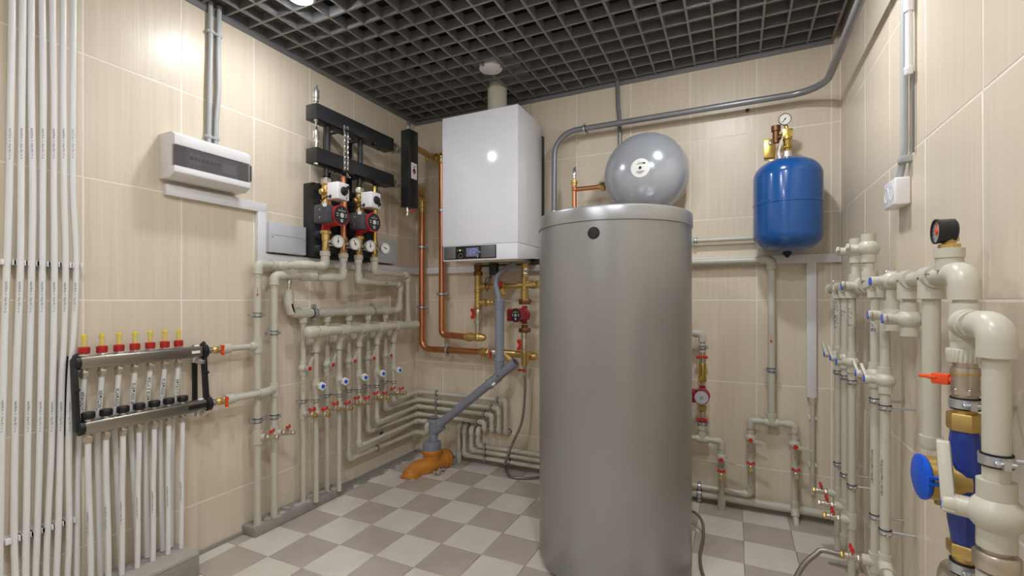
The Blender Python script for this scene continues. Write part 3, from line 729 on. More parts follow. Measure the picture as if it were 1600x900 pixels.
# ================================================================ black steel header with column
ZU0, ZU1, ZL0, ZL1 = 1.833, 1.903, 1.635, 1.702; BX0, BX1 = XL+.12, XL+.19; BY0, BY1 = 1.5335, 2.066
LX = XL+LO
hd_ = thing('steel_header', 'black steel header of two square beams hung over the pumps', 'header', (BX0, BY0, ZL0))
for z0, z1_, nm in ((ZU0, ZU1, 'upper_beam'), (ZL0, ZL1, 'lower_beam')):
    MB().box((BX0, BY0, z0), (BX1, BY1, z1_)).build(nm, 'black_steel', hd_, bevel=.0012)
    o = MB().lathe((LX, BY1-.002, (z0+z1_)/2), Y, [(0, .020), (.008, .020)], 16).build('outlet', 'black_steel', hd_)
    mb = MB(); hexnut(mb, (LX, BY1+.020, (z0+z1_)/2), Y, .027, .028); mb.build('union_nut', 'brass', o)
    mb = MB(); hexnut(mb, (LX, BY1+.047, (z0+z1_)/2), Y, .030, .020); mb.lathe((LX, BY1+.057, (z0+z1_)/2), Y, [(0, .018), (.030, .018)], 16); mb.build('union_nut', 'zinc', o)
for i in (0, 1, 2, 3):
    y = YLn[i]
    if i % 2 == 0:
        MB().cyl((LX+.0, y+.012, ZL1), (LX, y+.012, ZU0), .0135, n=16).build('post', 'black_steel', hd_)
    MB().cyl((LX, y+.006, ZL0-.045), (LX, y+.006, ZL0), .0125, n=16).build('stub', 'black_steel', hd_)
    mb = MB(); hexnut(mb, (LX-.020, y+.055, ZU0-.006), Z, .010, .012); mb.build('bolt', 'chrome', hd_); mb = MB(); hexnut(mb, (LX-.020, y+.055, ZL0-.006), Z, .010, .012); mb.build('bolt', 'chrome', hd_)
for z0 in (ZU0, ZL0):
    for y in (YLn[1]+.0, YLn[3]-.01):
        mb = MB().prism([(-.03, -.012), (.024, -.016), (.034, 0), (.024, .012), (-.03, .010)], (LX+.045, y-.01, z0-.014), Y, X, Z*.013)
        mb.cyl((LX+.012, y-.012, z0-.010), (LX+.012, y-.012, z0), .010, n=12)
        mb.build('bracket_lug', 'black_plastic', hd_, bevel=.002)
for y in (YLn[1]+.03, YLn[3]-.04):
    for z0, z1_ in ((ZU0, ZU1), (ZL0, ZL1)):
        mb = MB().box((XL, y-.014, z0-.06), (XL+.02, y+.014, z1_)); mb.box((XL+.02, y-.010, z0+.02), (BX0, y+.010, z1_-.02)); mb.build('wall_bracket', 'black_steel', hd_)
air_vent(hd_, (BX1-.020, BY0+.014, ZU1), 1.3); air_vent(hd_, (BX1-.020, BY0+.014, ZL1+.012), 1.3)
mb = MB().lathe((BX1-.020, BY0+.014, ZL1), Z, [(0, .006), (.035, .006)], 12); mb.lathe((BX1-.020, BY0+.014, ZU0), -Z, [(0, .010), (.008, .010), (.009, .004), (.04, .004)], 12); mb.lathe((BX1-.020, BY0+.014, ZL0), -Z, [(0, .010), (.008, .010)], 12); mb.build('vent_stem', 'chrome', hd_)
cx0, cx1, cy0, cy1, cz0, cz1 = -1.738, -1.672, 2.150, 2.224, 1.538, 1.980
col = thing('separator_column', 'upright black steel separator column in the corner beside the boiler', 'header', ((cx0+cx1)/2, (cy0+cy1)/2, cz0))
cb = MB().box((cx0, cy0, cz0), (cx1, cy1, cz1)).build('body', 'black_steel', col, bevel=.0015)
air_vent(col, ((cx0+cx1)/2, (cy0+cy1)/2-.01, cz1), 1.1)
mb = MB().prism([(0, 0), (.052, 0), (.052, .092), (0, .092)], (cx1, cy0+.010, 1.700), Y, Z, X*.0008); st_ = mb.build('sticker', 'paper', col)
MB().prism([(.018, .030), (.034, .030), (.034, .045), (.042, .045), (.026, .064), (.010, .045), (.018, .045)], (cx1+.0008, cy0+.010, 1.700), Y, Z, X*.0003).build('arrow_mark', 'ink_black', st_)
MB().prism([(.010, .040), (.044, .040), (.044, .046), (.010, .046)], (cx1+.0011, cy0+.010, 1.700), Y, Z, X*.0003).build('bar_mark', 'ink_red', st_)
MB().prism([(.020, .066), (.034, .066), (.034, .074), (.020, .074)], (cx1+.0008, cy0+.010, 1.700), Y, Z, X*.0003).build('flame_mark', 'ink_red', st_)
MB().lathe(((cx0+cx1)/2, (cy0+cy1)/2-.02, cz0), -Z, [(0, .008), (.014, .008), (.015, .011), (.028, .011), (.030, .008), (.040, .008)], 14).build('drain_cock', 'chrome', col)
mb = MB(); hexnut(mb, ((cx0+cx1)/2, (cy0+cy1)/2-.02, cz0-.046), Z, .008, .012); mb.build('drain_tip', 'brass', col)
MB().obox(((cx0+cx1)/2+.030, (cy0+cy1)/2-.01, cz0-.020), X*.022, Y*.005, Z*.003).build('drain_lever', 'red_plastic', col)
# chain
t = thing('hanging_chain', 'thin chrome chain hanging in a double strand over the black header', 'chain', (BX1+.012, YLn[1]-.0, ZL0))
def chain(y, ztop, zbot, x):
    k = 0; z = ztop
    while z > zbot:
        mb = MB(); dirs = (Y if k % 2 else X); pts = [V((x, y, z))+dirs*.0042*math.sin(a)*1.0+Z*.0085*math.cos(a) for a in [2*PI*i/10 for i in range(11)]]
        mb.tube(pts, .0014, 5); mb.build('link', 'chrome', t); z -= .0128; k += 1
    return z
ych = onL(541, 230, .205).y
chain(ych-.008, ZU0+.008, 1.63, BX1+.012); chain(ych+.010, ZU0+.008, 1.60, BX1+.014)

# ================================================================ pump groups
def circ_pump(name, label, c, md, td, body='pump_red', dial='black_plastic', k=1.0, box=True, boxm='dark_grey', group=None, tk=1.0):
    """c: crossing of pipe axis (vertical) and motor axis; md: motor direction; td: side of the terminal box"""
    c = V(c); md = V(md).normalized(); td = V(td).normalized()
    t = thing(name, label, 'pump', c-Z*.065*k, group)
    mb = MB().ball(c, .044*k, 18, 10, md, .62)
    mb.lathe(c-Z*.062*k, Z, [(0, .021*k), (.018*k, .018*k), (.062*k, .024*k), (.106*k, .018*k), (.124*k, .021*k)], 16)
    mb.build('volute', body, t)
    MB().lathe(c, md, [(.010*k, .044*k), (.016*k, .050*k), (.026*k, .050*k), (.028*k, .046*k), (.090*k, .046*k), (.096*k, .049*k), (.100*k, .049*k)], 28).build('motor', body, t)
    a, b, _ = basis(md)
    d_ = MB().lathe(c+md*.0995*k, md, [(0, .044*k), (.003*k, .0435*k)], 28).build('name_plate', dial, t)
    MB().lathe(c+md*.1025*k, md, [(0, .012*k), (.002*k, .0115*k)], 18).build('vent_screw', 'chrome', d_)
    if dial == 'black_plastic':
        for s_, zz in (('V', .030), ('GRUNDFOS', .021)): text(d_, s_, c+md*.1026*k+Z*zz*k, Z.cross(md), md, (.011 if s_ == 'V' else .0085)*k, 'white_label', name='lettering')
        mb = MB(); e = Z.cross(md)
        for zz, ww in ((.006, .012), (-.004, .010), (-.020, .018), (-.026, .014), (-.031, .010)):
            mb.obox(c+md*.1027*k+Z*zz*k+e*(.026*k if abs(zz) < .01 else 0), e*ww*k*.5, md*.0002, Z*.0013*k)
            if abs(zz) < .01: mb.obox(c+md*.1027*k+Z*zz*k-e*.026*k, e*ww*k*.5, md*.0002, Z*.0013*k)
        mb.build('rating_lines', 'white_label', d_)
    if box:
        q = c+md*.052*k+td*(.046+.014*tk)*k
        o = MB().obox(q, md*.040*k, td*.022*k*tk, Z*.042*k).build('terminal_box', boxm, t, bevel=.006*k)
        for sg in (-1, 1): MB().cyl(q+td*.0215*k*tk+Z*.018*sg*k, q+td*.0235*k*tk+Z*.018*sg*k, .0032*k, n=10).build('screw', 'chrome', o)
        MB().cyl(q+td*.018*k*tk+md*.030*k+Z*.034*k, q+td*.026*k*tk+md*.034*k+Z*.036*k, .010*k, n=12).build('cable_gland', 'grey_box', o)
    return t
ZP = 1.397
for g in (0, 1):
    ya, yb_ = YLn[2*g]+(.004 if g == 0 else .004), YLn[2*g+1]
    lab = ('left pump group with tan mixing valve, brass lines and white actuator', 'right pump group, nearer the boiler, with brass lines and white actuator')[g]
    t = thing('pump_group', lab, 'pump group', (LX, (ya+yb_)/2, ZAD), 'pump groups')
    # insulation shell on the wall
    s0, s1 = ((1.618, 1.825), (1.832, 2.045))[g]
    sh = MB().box((XL, s0, 1.215), (XL+.07, s1, 1.575)).build('insulation_shell', 'epp', t, bevel=.008)
    for zz in (1.25, 1.32, 1.40, 1.48, 1.55):
        MB().lathe((XL+.06, s0+.022, zz), X, [(0, .021), (.035, .020), (.040, .016)], 12).build('boss', 'epp', sh)
        MB().box((XL+.06, s0+.045, zz-.014), (XL+.105, s1-.012, zz+.014)).build('rib', 'epp', sh, bevel=.004)
    # supply line
    mb = MB(); hexnut(mb, (LX, ya, 1.566), Z, .024, .030); mb.lathe((LX, ya, 1.548), Z, [(0, .021), (.004, .024), (.010, .024)], 16); mb.build('union_nut', 'nickel', t)
    mv = MB().lathe((LX, ya, 1.452), Z, [(0, .024), (.022, .024), (.024, .017), (.045, .019), (.060, .022), (.075, .019), (.098, .017)], 18)
    mv.ball((LX+.004, ya-.024, 1.512), .017, 12, 8); mv.lathe((LX, ya, 1.510), X, [(0, .020), (.045, .018)], 16)
    mv.build('mixing_valve', 'brass', t)
    ac = MB().prism([(-.035, .0), (.035, .0), (.035, .062), (.026, .07), (-.026, .07), (-.035, .062)], (LX, ya, 1.468), Y, X, Z*.080)
    ac = MB().obox((XL+.235, ya, 1.508), X*.035, Y*.036, Z*.040).build('actuator', 'white_plastic', t, bevel=.006, seg=3)
    kn = MB().lathe((XL+.270, ya, 1.508), X, [(0, .021), (.004, .021), (.006, .017), (.013, .016)], 20); a_ = (-.8, 1.9)[g]
    dv = Y*math.cos(a_)+Z*math.sin(a_); dv = (V((0, .62, .78)), V((0, .55, -.83)))[g]
    kn.obox(V((XL+.280, ya, 1.508))+dv*.014, dv*.017, X.cross(dv)*.0055, X*.006); kn.build('knob', 'black_plastic', ac, bevel=.001)
    MB().cyl((XL+.222, ya-.0365, 1.482), (XL+.222, ya-.030, 1.482), .009, n=14).build('cable_gland', 'dark_grey', ac)
    MB().tube(smooth([(XL+.222, ya-.037, 1.482), (XL+.21, ya-.055, 1.474), (XL+.19, ya-.060, 1.455), (XL+.185, ya-.058, 1.435)], 5), .0028, 8).build('cable', 'rubber', ac)
    MB().cyl((XL+.2695, ya+.017, 1.478), (XL+.2715, ya+.017, 1.478), .0035, n=10).build('screw', 'black_plastic', ac)
    mb = MB().lathe((LX, ya, 1.335), -Z, [(0, .018), (.004, .026), (.018, .026), (.019, .019), (.050, .019), (.052, .016), (.100, .016)], 18); mb.build('supply_line', 'brass', t)
    mb = MB(); hexnut(mb, (LX, ya, 1.246), Z, .018, .016); mb.build('union_nut', 'brass', t)
    # return line
    mb = MB().lathe((LX, yb_, 1.615), -Z, [(0, .0125), (.10, .0125), (.102, .018), (.17, .018), (.172, .0145), (.30, .0145), (.302, .020), (.316, .020), (.318, .016), (.400, .016)], 18)
    mb.build('return_line', 'copper' if g == 0 else 'gold_zinc', t)
    for zz, rr in ((1.300, .022), (1.243, .018)): mb = MB(); hexnut(mb, (LX, yb_, zz), Z, rr, .017); mb.build('union_nut', 'brass', t)
    for k, (yy, an) in enumerate(((ya, .0), (yb_, .4 if g == 0 else 1.0))):
        c = V((XL+.212, yy+.022, 1.281)); MB().cyl((LX+.010, yy+.004, 1.281), (XL+.200, yy+.020, 1.281), .008, n=12).build('valve_stem', 'zinc', t)
        gg = gauge(t, c, V((1, -.25, 0)), .0305, .020, 'zinc', 'thermometer', an)
        MB().obox((XL+.185, yy+.010, 1.262), X*.004, Y*.016, Z*.003).build('lever', 'zinc', t)
    circ_pump('circulation_pump', ('left red circulation pump with grey terminal box', 'right red circulation pump with grey terminal box, nearer the boiler')[g], (LX, ya, ZP), X, -Y, group='red pumps on the left wall', k=1.0)

# ================================================================ boiler on the back wall
bx0, bx1, by0, by1, bz0, bz1 = -1.458, -.998, 2.157, YB-.004, 1.214, 2.003
t = thing('gas_boiler', 'white wall hung gas boiler with small display panel', 'boiler', ((bx0+bx1)/2, by1, bz0))
zs_ = 1.297
MB().box((bx0, by0, zs_+.001), (bx1, by1-.03, bz1)).build('casing', 'boiler_white', t, bevel=.003)
MB().box((bx0+.02, by1-.03, bz0+.03), (bx1+.003, by1, bz1-.06)).build('back_frame', 'black_plastic', t)
MB().prism([(0, 0), (0, zs_-bz0), (by1-.03-by0, zs_-bz0), (by1-.03-by0, .025), (.03, .0)], (bx0+.006, by0+.001, bz0), Y, Z, X*(bx1-bx0-.008)).build('base_cover', 'boiler_white', t, bevel=.002)
MB().box((bx0+.05, by0+.06, bz0-.006), (bx1-.03, by1-.04, bz0+.010)).build('base_plate', 'nickel', t)
px0, px1, pz0, pz1 = bx0+.012, bx0+.335, bz0+.009, zs_-.004
pn = MB().box((px0, by0-.004, pz0), (px1, by0+.004, pz1)).build('control_panel', 'black_plastic', t, bevel=.002)
MB().box((px0+.002, by0-.0065, pz0+.004), (px0+.078, by0-.003, pz1-.003)).build('flap', 'silver_panel', pn, bevel=.001)
MB().box((px1-.088, by0-.0065, pz0+.004), (px1-.004, by0-.003, pz1-.003)).build('flap', 'silver_panel', pn, bevel=.001)
sx0 = px0+.145; sc = MB().box((sx0, by0-.0055, pz0+.012), (sx0+.076, by0-.003, pz1-.011)).build('screen', 'screen', pn)
ln = MB(); yq = by0-.0058
def seg(a, b, w_=.0016): 
    a = V((sx0+a[0], yq, pz0+.012+a[1])); b = V((sx0+b[0], yq, pz0+.012+b[1])); d = (b-a); ln.obox((a+b)/2, d/2, d.normalized().cross(Y)*w_/2, Y*.0002)
for a, b in (((.026, .008), (.026, .030)), ((.022, .026), (.045, .043)), ((.045, .043), (.068, .030)), ((.066, .034), (.066, .026)), ((.040, .020), (.056, .020)), ((.012, .018), (.018, .018)), ((.040, .024), (.056, .024))): seg(a, b)
ln.build('house_symbol', 'screen_blue', sc)
for k, m in ((0, 'mid_grey'), (1, 'led_yellow'), (2, 'mid_grey')): MB().cyl((px0+.090+.015*k, by0-.0055, pz1-.022), (px0+.090+.015*k, by0-.003, pz1-.022), .0035, n=12).build('indicator', m, pn)
gauge(pn, (px0+.108, by0-.004, pz0+.019), -Y, .0115, .004, 'chrome', 'pressure_dial', 2.2)
for k, (dx, dz) in enumerate(((0, .055), (0, .044), (0, .034), (-.012, .034), (.012, .034), (0, .024), (0, .010))):
    MB().cyl((px1-.108+dx, by0-.0055, pz0+dz), (px1-.108+dx, by0-.003, pz0+dz), .0026, n=10).build('button', 'white_label', pn)
fp = onB(777, 150, .20)
fl = thing('flue_pipe', 'short white flue pipe on top of the boiler', 'flue', (fp.x, fp.y, bz1))
MB().cyl((fp.x, fp.y, bz1), (fp.x, fp.y, ZT-.04), .0540, n=28).build('pipe', 'ppr', fl)
MB().ring((fp.x, fp.y, bz1+.008), Z, .053, .060, .016, 28).build('collar', 'white_plastic', fl)

# pipework right under the boiler ------------------------------------------------
OBL = .14; yU = YB-OBL
lp = onB(747, 470, OBL); rp = onB(820, 470, OBL)
zt_ = bz0-.004
def zB(px, py, o=OBL): return onB(px, py, o).z
t = thing('brass_pipe', 'brass boiler connection with red handled valve, left of the grey drain pipe', 'pipe', (lp.x, yU, zB(747, 530)), 'brass connections under the boiler')
x = lp.x
o = MB().lathe((x, yU, zt_), -Z, [(0, .022), (.030, .022), (.032, .018), (.060, .018)], 16); hexnut(o, (x, yU, zt_-.052), Z, .027, .024); hexnut(o, (x, yU, zt_-.012), Z, .024, .018); o.build('union_nut', 'brass_dark', t)
z0 = zB(747, 483)
o = MB().lathe((x, yU, zt_-.06), -Z, [(0, .021), (.006, .024), (.014, .021), (.085, .021), (.088, .0245), (.10, .0245), (.103, .021), (.19, .021), (.193, .0245), (zt_-.06-z0, .0225)], 18); o.build('tee_stack', 'brass', t)
zh1, zh2 = zB(783, 447), zB(783, 473)
for zz, x1_ in ((zh1, onB(815, 446, OBL).x), (zh2, onB(772, 473, OBL).x)):
    mb = MB().lathe((x, yU, zz), X, [(0, .019), (.045, .019), (.046, .022), (.056, .022), (.058, .014), (x1_-x, .014)], 14); hexnut(mb, (x+.070, yU, zz), X, .020, .020); hexnut(mb, (x+.098, yU, zz), X, .018, .014); mb.build('side_branch', 'brass', t)
zv = zB(747, 494)
v_ = MB().lathe((x, yU, z0), -Z, [(0, .019), (.010, .023), (.040, .023), (.046, .019), (.062, .019), (.064, .024), (.085, .024), (.088, .018), (.13, .018)], 16); v_ = v_.build('ball_valve', 'nickel', t)
butterfly(v_, (x-.010, yU-.022, z0-.026), V((-.3, -1, 0)), Z, .030, 'red_plastic')
zq = onB(745, 527, OBL).z
mb = MB().lathe((x, yU, zq+.028), -Z, [(0, .020), (.045, .020)], 16); mb.ball((x, yU, zq), .026, 16, 10); mb.lathe((x, yU, zq), X, [(0, .022), (.035, .022), (.050, .012)], 16); mb.lathe((x, yU, zq), -X, [(0, .022), (.05, .024), (.052, .028), (.062, .028), (.064, .024), (.085, .023)], 16); mb.build('elbow', 'brass', t)
OC = .075
# copper pipe pair
cpx1, cpx2 = onB(659.2, 400, OC).x, onB(690.5, 400, OC).x
RC = .0195
c1 = thing('copper_pipe', 'left copper pipe from the black column down and along the wall to the brass strainer', 'pipe', (cpx1, YB-OC, .6), 'copper pipes left of the boiler')
zc_ = (onB(700, 547, OC).z+onB(760, 550.5, OC).z)/2; xe = onB(752, 550, OC).x
ztop = onB(659, 328, OC).z
bent(c1, [(cpx1, YB-OC, ztop), (cpx1, YB-OC, zc_), (xe, YB-OC, zc_)], RC, 'copper', .055)
for py in (386, 480): clamp(c1, (cpx1, YB-OC, onB(659, py, OC).z), Z, Y, RC, OC)
clamp(c1, (onB(699, 548, OC).x, YB-OC, zc_), X, Y, RC, OC)
mb = MB().lathe((cpx1, YB-OC, ztop-.02), Z, [(0, .024), (.03, .024), (.032, .030), (.050, .030), (.052, .022), (.10, .022)], 16); hexnut(mb, (cpx1, YB-OC, ztop+.06), Z, .030, .022)
zel = ztop+.10; mb.ball((cpx1, YB-OC, zel), .026, 14, 8); mb.tube([(cpx1, YB-OC, zel), (-1.74, 2.36, zel), ((cx0+cx1)/2, cy1-.002, zel)], .019, 12); mb.build('brass_elbow', 'brass', c1)
c2 = thing('copper_pipe', 'right copper pipe running down beside the white boiler casing', 'pipe', (cpx2, YB-OC, .7), 'copper pipes left of the boiler')
zc2 = zq; ztop2 = onB(688, 246, OC).z
bent(c2, [(cpx2, YB-OC, ztop2), (cpx2, YB-OC, zc2), (cpx2+.06, YB-OC, zc2), (lp.x-.075, yU, zc2)], RC, 'copper', .055)
for py in (329, 459): clamp(c2, (cpx2, YB-OC, onB(690, py, OC).z), Z, Y, RC, OC)
yo = cy1-.01
mb = MB().ball((cpx2, YB-OC, ztop2), .027, 14, 8); mb.tube([(cpx2, YB-OC, ztop2), (cpx2-.05, YB-OC-.0, ztop2), (cx1-.02, (cy0+cy1)/2+.01, ztop2)], .019, 12); hexnut(mb, (cpx2-.035, YB-OC, ztop2), X, .028, .022); hexnut(mb, (cpx2-.085, YB-OC-.04, ztop2), V((1, .9, 0)), .028, .020); mb.lathe((cpx2, YB-OC, ztop2), -Z, [(0, .022), (.04, .024), (.045, .021)], 14); mb.build('brass_elbow', 'brass', c2)
# strainer line at the end of the left copper pipe to the second column
t = thing('brass_strainer', 'brass strainer and valve joining the left copper pipe to the pump column', 'pipe fitting', (xe, YB-OC, zc_))
mb = MB().lathe((xe-.01, YB-OC, zc_), X, [(0, .024), (.02, .028), (.036, .028), (.04, .022), (.07, .022)], 16); hexnut(mb, (xe+.045, YB-OC, zc_), X, .029, .020); mb.build('union_nut', 'brass', t)
xs1 = onB(770, 551, OC).x
v_ = MB().lathe((xe+.055, YB-OC, zc_), X, [(0, .020), (.01, .025), (.04, .025), (.05, .020), (.075, .020)], 16).build('ball_valve', 'nickel', t)
butterfly(v_, (xe+.078, YB-OC-.022, zc_-.010), -Y, Z, .020, 'red_plastic')
xs2 = onB(820, 556, OC).x
mb = MB().lathe((xe+.125, YB-OC, zc_), X, [(0, .021), (.01, .026), (.03, .026), (.04, .021), (xs2-xe-.10, .021)], 16); mb.lathe((xe+.155, YB-OC, zc_), V((.75, -.12, -.65)), [(0, .022), (.075, .022), (.077, .027), (.10, .027)], 16); mb.build('strainer_body', 'brass', t)
# pump column on the right
t = thing('brass_pipe', 'brass connection right under the boiler with side branches above the dark red pump', 'pipe', (rp.x, yU, zB(820, 470)), 'brass connections under the boiler')
x = rp.x
mb = MB().lathe((x, yU, zt_), -Z, [(0, .020), (.030, .020), (.032, .016), (.075, .016)], 16); hexnut(mb, (x, yU, zt_-.012), Z, .024, .018); mb.build('nipple', 'brass', t)
mb = MB(); hexnut(mb, (x, yU, zt_-.040), Z, .020, .018); hexnut(mb, (x, yU, zt_-.062), Z, .019, .014); mb.build('union_nut', 'nickel', t)
ztee = zB(820, 445); zn = zB(820, 468)
mb = MB().lathe((x, yU, ztee+.048), -Z, [(0, .020), (.005, .023), (.015, .019), (.075, .019), (.08, .023), (ztee+.048-zn, .021)], 16)
mb.lathe((x, yU, ztee), X, [(0, .019), (.045, .019), (.047, .024), (.06, .024), (.062, .018), (.16, .018)], 16); hexnut(mb, (x+.085, yU, ztee), X, .026, .022); mb.lathe((x, yU, ztee), -X, [(0, .018), (.04, .018)], 14); mb.build('tee', 'brass', t)
mb = MB(); hexnut(mb, (x, yU, zn-.012), Z, .034, .030); mb.build('pump_union', 'brass_dark', t)
zp = zB(816, 492)
circ_pump('circulation_pump', 'dark red circulation pump under the boiler, left of the tank', (x, yU, zp), V((-.25, -1, 0)), V((-1, .25, 0)), 'pump_dark_red', k=.80, boxm='pump_dark_red', tk=1.15)
t = thing('brass_pipe', 'brass and chrome stack below the dark red pump, ending in the flexible hose', 'pipe', (x, yU, zB(820, 590)), 'brass connections under the boiler')
zn2 = zB(820, 516)
mb = MB().lathe((x, yU, zn2+.03), -Z, [(0, .018), (.03, .018)], 14); hexnut(mb, (x, yU, zn2), Z, .034, .024); mb.build('pump_union', 'brass_dark', t)
za_ = zB(820, 548)
v_ = MB().lathe((x, yU, zn2-.012), -Z, [(0, .020), (.018, .023), (.03, .019), (.045, .024), (.085, .024), (zn2-.012-za_, .020)], 16).build('ball_valve', 'nickel', t)
butterfly(v_, (x-.012, yU-.022, zB(820, 538)), V((-.4, -1, 0)), Z, .030, 'red_plastic')
zbm = zB(820, 572)
mb = MB().lathe((x, yU, za_), -Z, [(0, .022), (.01, .0235), (.02, .021), (za_-zbm-.01, .021), (za_-zbm, .016)], 16); mb.lathe((x, yU, zB(820, 556)), Y, [(0, .022), (OBL-OC, .022)], 14); mb.lathe((x, YB-OC, zB(820, 556, OC)), X, [(-.03, .022), (.03, .024), (.045, .018)], 14); mb.build('tee', 'brass', t)
v_ = MB().lathe((x, yU, zbm), -Z, [(0, .012), (.012, .012), (.014, .015), (.030, .015), (.034, .010), (.052, .010)], 14).build('drain_cock', 'nickel', t)
butterfly(v_, (x-.006, yU-.014, zbm-.022), V((-.2, -1, .1)), V((1, -.2, 0)), .022, 'red_plastic')
zhs = zbm-.05
fa = onF(795, 743, .012); 
hp = [(x, yU, zhs), (x, yU, zhs-.12), onB(815, 660, .16), onB(800, 695, .17), onB(790, 722, .17), onF(789, 733, .012)+V((0, 0, .02)), onF(797, 744, .010), onF(820, 747, .010), onF(846, 745, .010), onF(866, 742, .010), onF(885, 750, .010)]
o = MB().tube(smooth(hp, 7), .0072, 10).build('flexible_hose', 'braid', None); tag(o, 'grey braided hose hanging from the brass stack to the floor behind the tank', 'hose')
# safety valve with red cap, black gas valve block and small drain hose
t = thing('safety_valve', 'small red capped safety valve between the brass columns', 'valve', (onB(785, 446, OBL+.03)))
p = onB(786, 446, OBL)
MB().lathe(p, -Y, [(0, .020), (.03, .020), (.035, .016), (.045, .016)], 16).build('body', 'brass', t)
MB().lathe(p-Y*.045, -Y, [(0, .020), (.003, .0235), (.030, .022), (.034, .018)], 20).build('cap', 'red_plastic', t)
MB().lathe(p-Y*.079, -Y, [(0, .010), (.002, .009)], 14).build('cap_badge', 'dark_grey', t)
MB().lathe(p-Y*.02-Z*.015, V((.3, 0, -1)), [(0, .014), (.035, .016), (.045, .012)], 14).build('outlet', 'brass', t)
t = thing('sensor_block', 'small black block with thin cable under the boiler', 'sensor', onB(772, 425, .20))
p = onB(772, 420, .20); MB().obox(p, X*.022, Y*.02, Z*.035).build('body', 'black_plastic', t, bevel=.003)
q0 = p-Z*.02-X*.018
MB().tube(smooth([q0, onB(763, 440, .2), onB(758, 446, .2), onB(760, 436, .2), onB(768, 432, .2)], 5), .0022, 7).build('cable', 'rubber', t)
MB().tube(smooth([q0+X*.004, onB(766, 440, .2), onB(761, 455, .19)], 5), .0022, 7).build('cable', 'rubber', t)
mb = MB().cyl(onB(750, 413, .1), onB(846, 409, .1), .016, n=12); o = mb.build('gas_supply_pipe', 'black_steel', None); tag(o, 'dark steel pipe running level just below the boiler base', 'pipe')
o = MB().tube([onB(770, 469, .10), onB(845, 471, .10), onB(880, 472, .10)], .006, 10).build('thin_pipe', 'chrome', None); tag(o, 'thin bright pipe running level behind the dark red pump', 'pipe')

# ================================================================ grey drain and orange sewer branch
YD_ = YB-.245; OD = .245
dx = onB(780.5, 520, OD).x
t = thing('drain_pipe', 'grey plastic drain pipe with slanting branch running down to the orange fitting', 'pipe', (dx, YD_, .2))
ztd = onB(780, 470, OD).z; zj = onB(783, 588, OD).z
RD = .0245
MB().cyl((dx, YD_, ztd-.01), (dx, YD_, zj), RD, n=20).build('pipe', 'drain_grey', t)
MB().lathe((dx, YD_, ztd+.008), -Z, [(0, .0285), (.004, .0295), (.012, .0285), (.013, .0272), (.055, .0272), (.06, .0250)], 20).build('socket', 'drain_grey', t)
zc2_ = onB(780, 561, OD).z; MB().lathe((dx, YD_, zc2_+.006), -Z, [(0, .0265), (.003, .0290), (.014, .0290), (.017, .0265), (.045, .0265)], 20).build('socket', 'drain_grey', t)
A_ = onB(806, 566, OD); B_ = onB(688, 662, OD+.0); ddir = (B_-A_).normalized()
MB().cyl(A_, B_, RD, n=20).build('slanting_pipe', 'drain_grey', t)
Jp = onB(772, 594, OD)
mb = MB().lathe(A_, ddir, [(0, .0270), (.003, .0295), (.014, .0295), (.017, .0270), (.05, .0262)], 20); mb.build('socket', 'drain_grey', t)
mb = MB().lathe(Jp-ddir*.035, ddir, [(0, .0270), (.06, .0272), (.064, .0300), (.078, .0300), (.08, .0270), (.082, .0250)], 20); mb.build('branch', 'drain_grey', t)
lb = MB().obox(onB(771, 600, OD+.0275), ddir*.012, ddir.cross(Y)*.007, Y*.0006).build('sticker', 'white_label', t)
q = B_+ddir*.01; tx = onB(677.5, 680, OD).x
MB().lathe(B_+ddir*-.012, ddir, [(0, .0275), (.002, .0295), (.010, .0295), (.012, .0275), (.05, .0265)], 20).build('socket', 'drain_grey', t)
ztp = onB(678, 655, OD).z; zbt = onB(677, 687, OD).z
mb = MB().lathe((tx, YD_, zbt-.01), Z, [(0, .0255), (ztp-zbt-.01, .0255), (ztp-zbt-.006, .0300), (ztp-zbt+.008, .0300), (ztp-zbt+.012, .026)], 20); mb.lathe((tx, YD_, (ztp+zbt)/2-.018), -ddir, [(0, .0255), (.075, .0262)], 18); mb.build('wye', 'drain_grey', t)
MB().lathe((tx, YD_, ztp+.010), Z, [(0, .0275), (.004, .0275), (.006, .024)], 20).build('cap', 'mid_grey', t)
MB().lathe((tx, YD_, zbt-.016), Z, [(0, .029), (.012, .029), (.014, .026)], 20).build('collar', 'drain_grey', t)
zr0 = onB(672, 701, OD).z
RS = .0500; sx_ = tx-.012
MB().lathe((sx_, YD_, zr0-.004), Z, [(0, .0525), (zbt-.012-zr0, .0525), (zbt-.008-zr0, .0500), (zbt-.006-zr0, .03)], 28).build('reducer', 'drain_grey', t)
t = thing('sewer_fitting', 'orange plastic sewer branch standing on the floor in the corner', 'pipe fitting', (sx_, YD_, 0))
MB().lathe((sx_, YD_, .03), Z, [(0, .050), (zr0-.060, .050), (zr0-.055, .0550), (zr0-.040, .0570), (zr0-.034, .0570), (zr0-.030, .054)], 28).build('upright_socket', 'sewer_orange', t)
fpt = onF(648, 742, .0)
MB().tube(smooth([(sx_+.03, YD_+.10, .050), (sx_+.012, YD_+.03, .042), (sx_-.002, YD_-.02, .036), (fpt.x-.0, YD_-.085, .024), (fpt.x-.003, YD_-.165, -.022)], 6), .0475, 24).build('branch_body', 'sewer_orange', t)
MB().lathe((fpt.x-.002, YD_-.118, .010), V((-.1, -.9, -.6)), [(0, .049), (.004, .053), (.018, .053), (.022, .049), (.03, .048)], 26).build('socket_ring', 'sewer_orange', t)
MB().lathe((sx_+.022, YD_+.065, .048), V((.3, 1, .1)), [(0, .049), (.004, .054), (.045, .054), (.05, .050)], 26).build('socket_ring', 'sewer_orange', t)
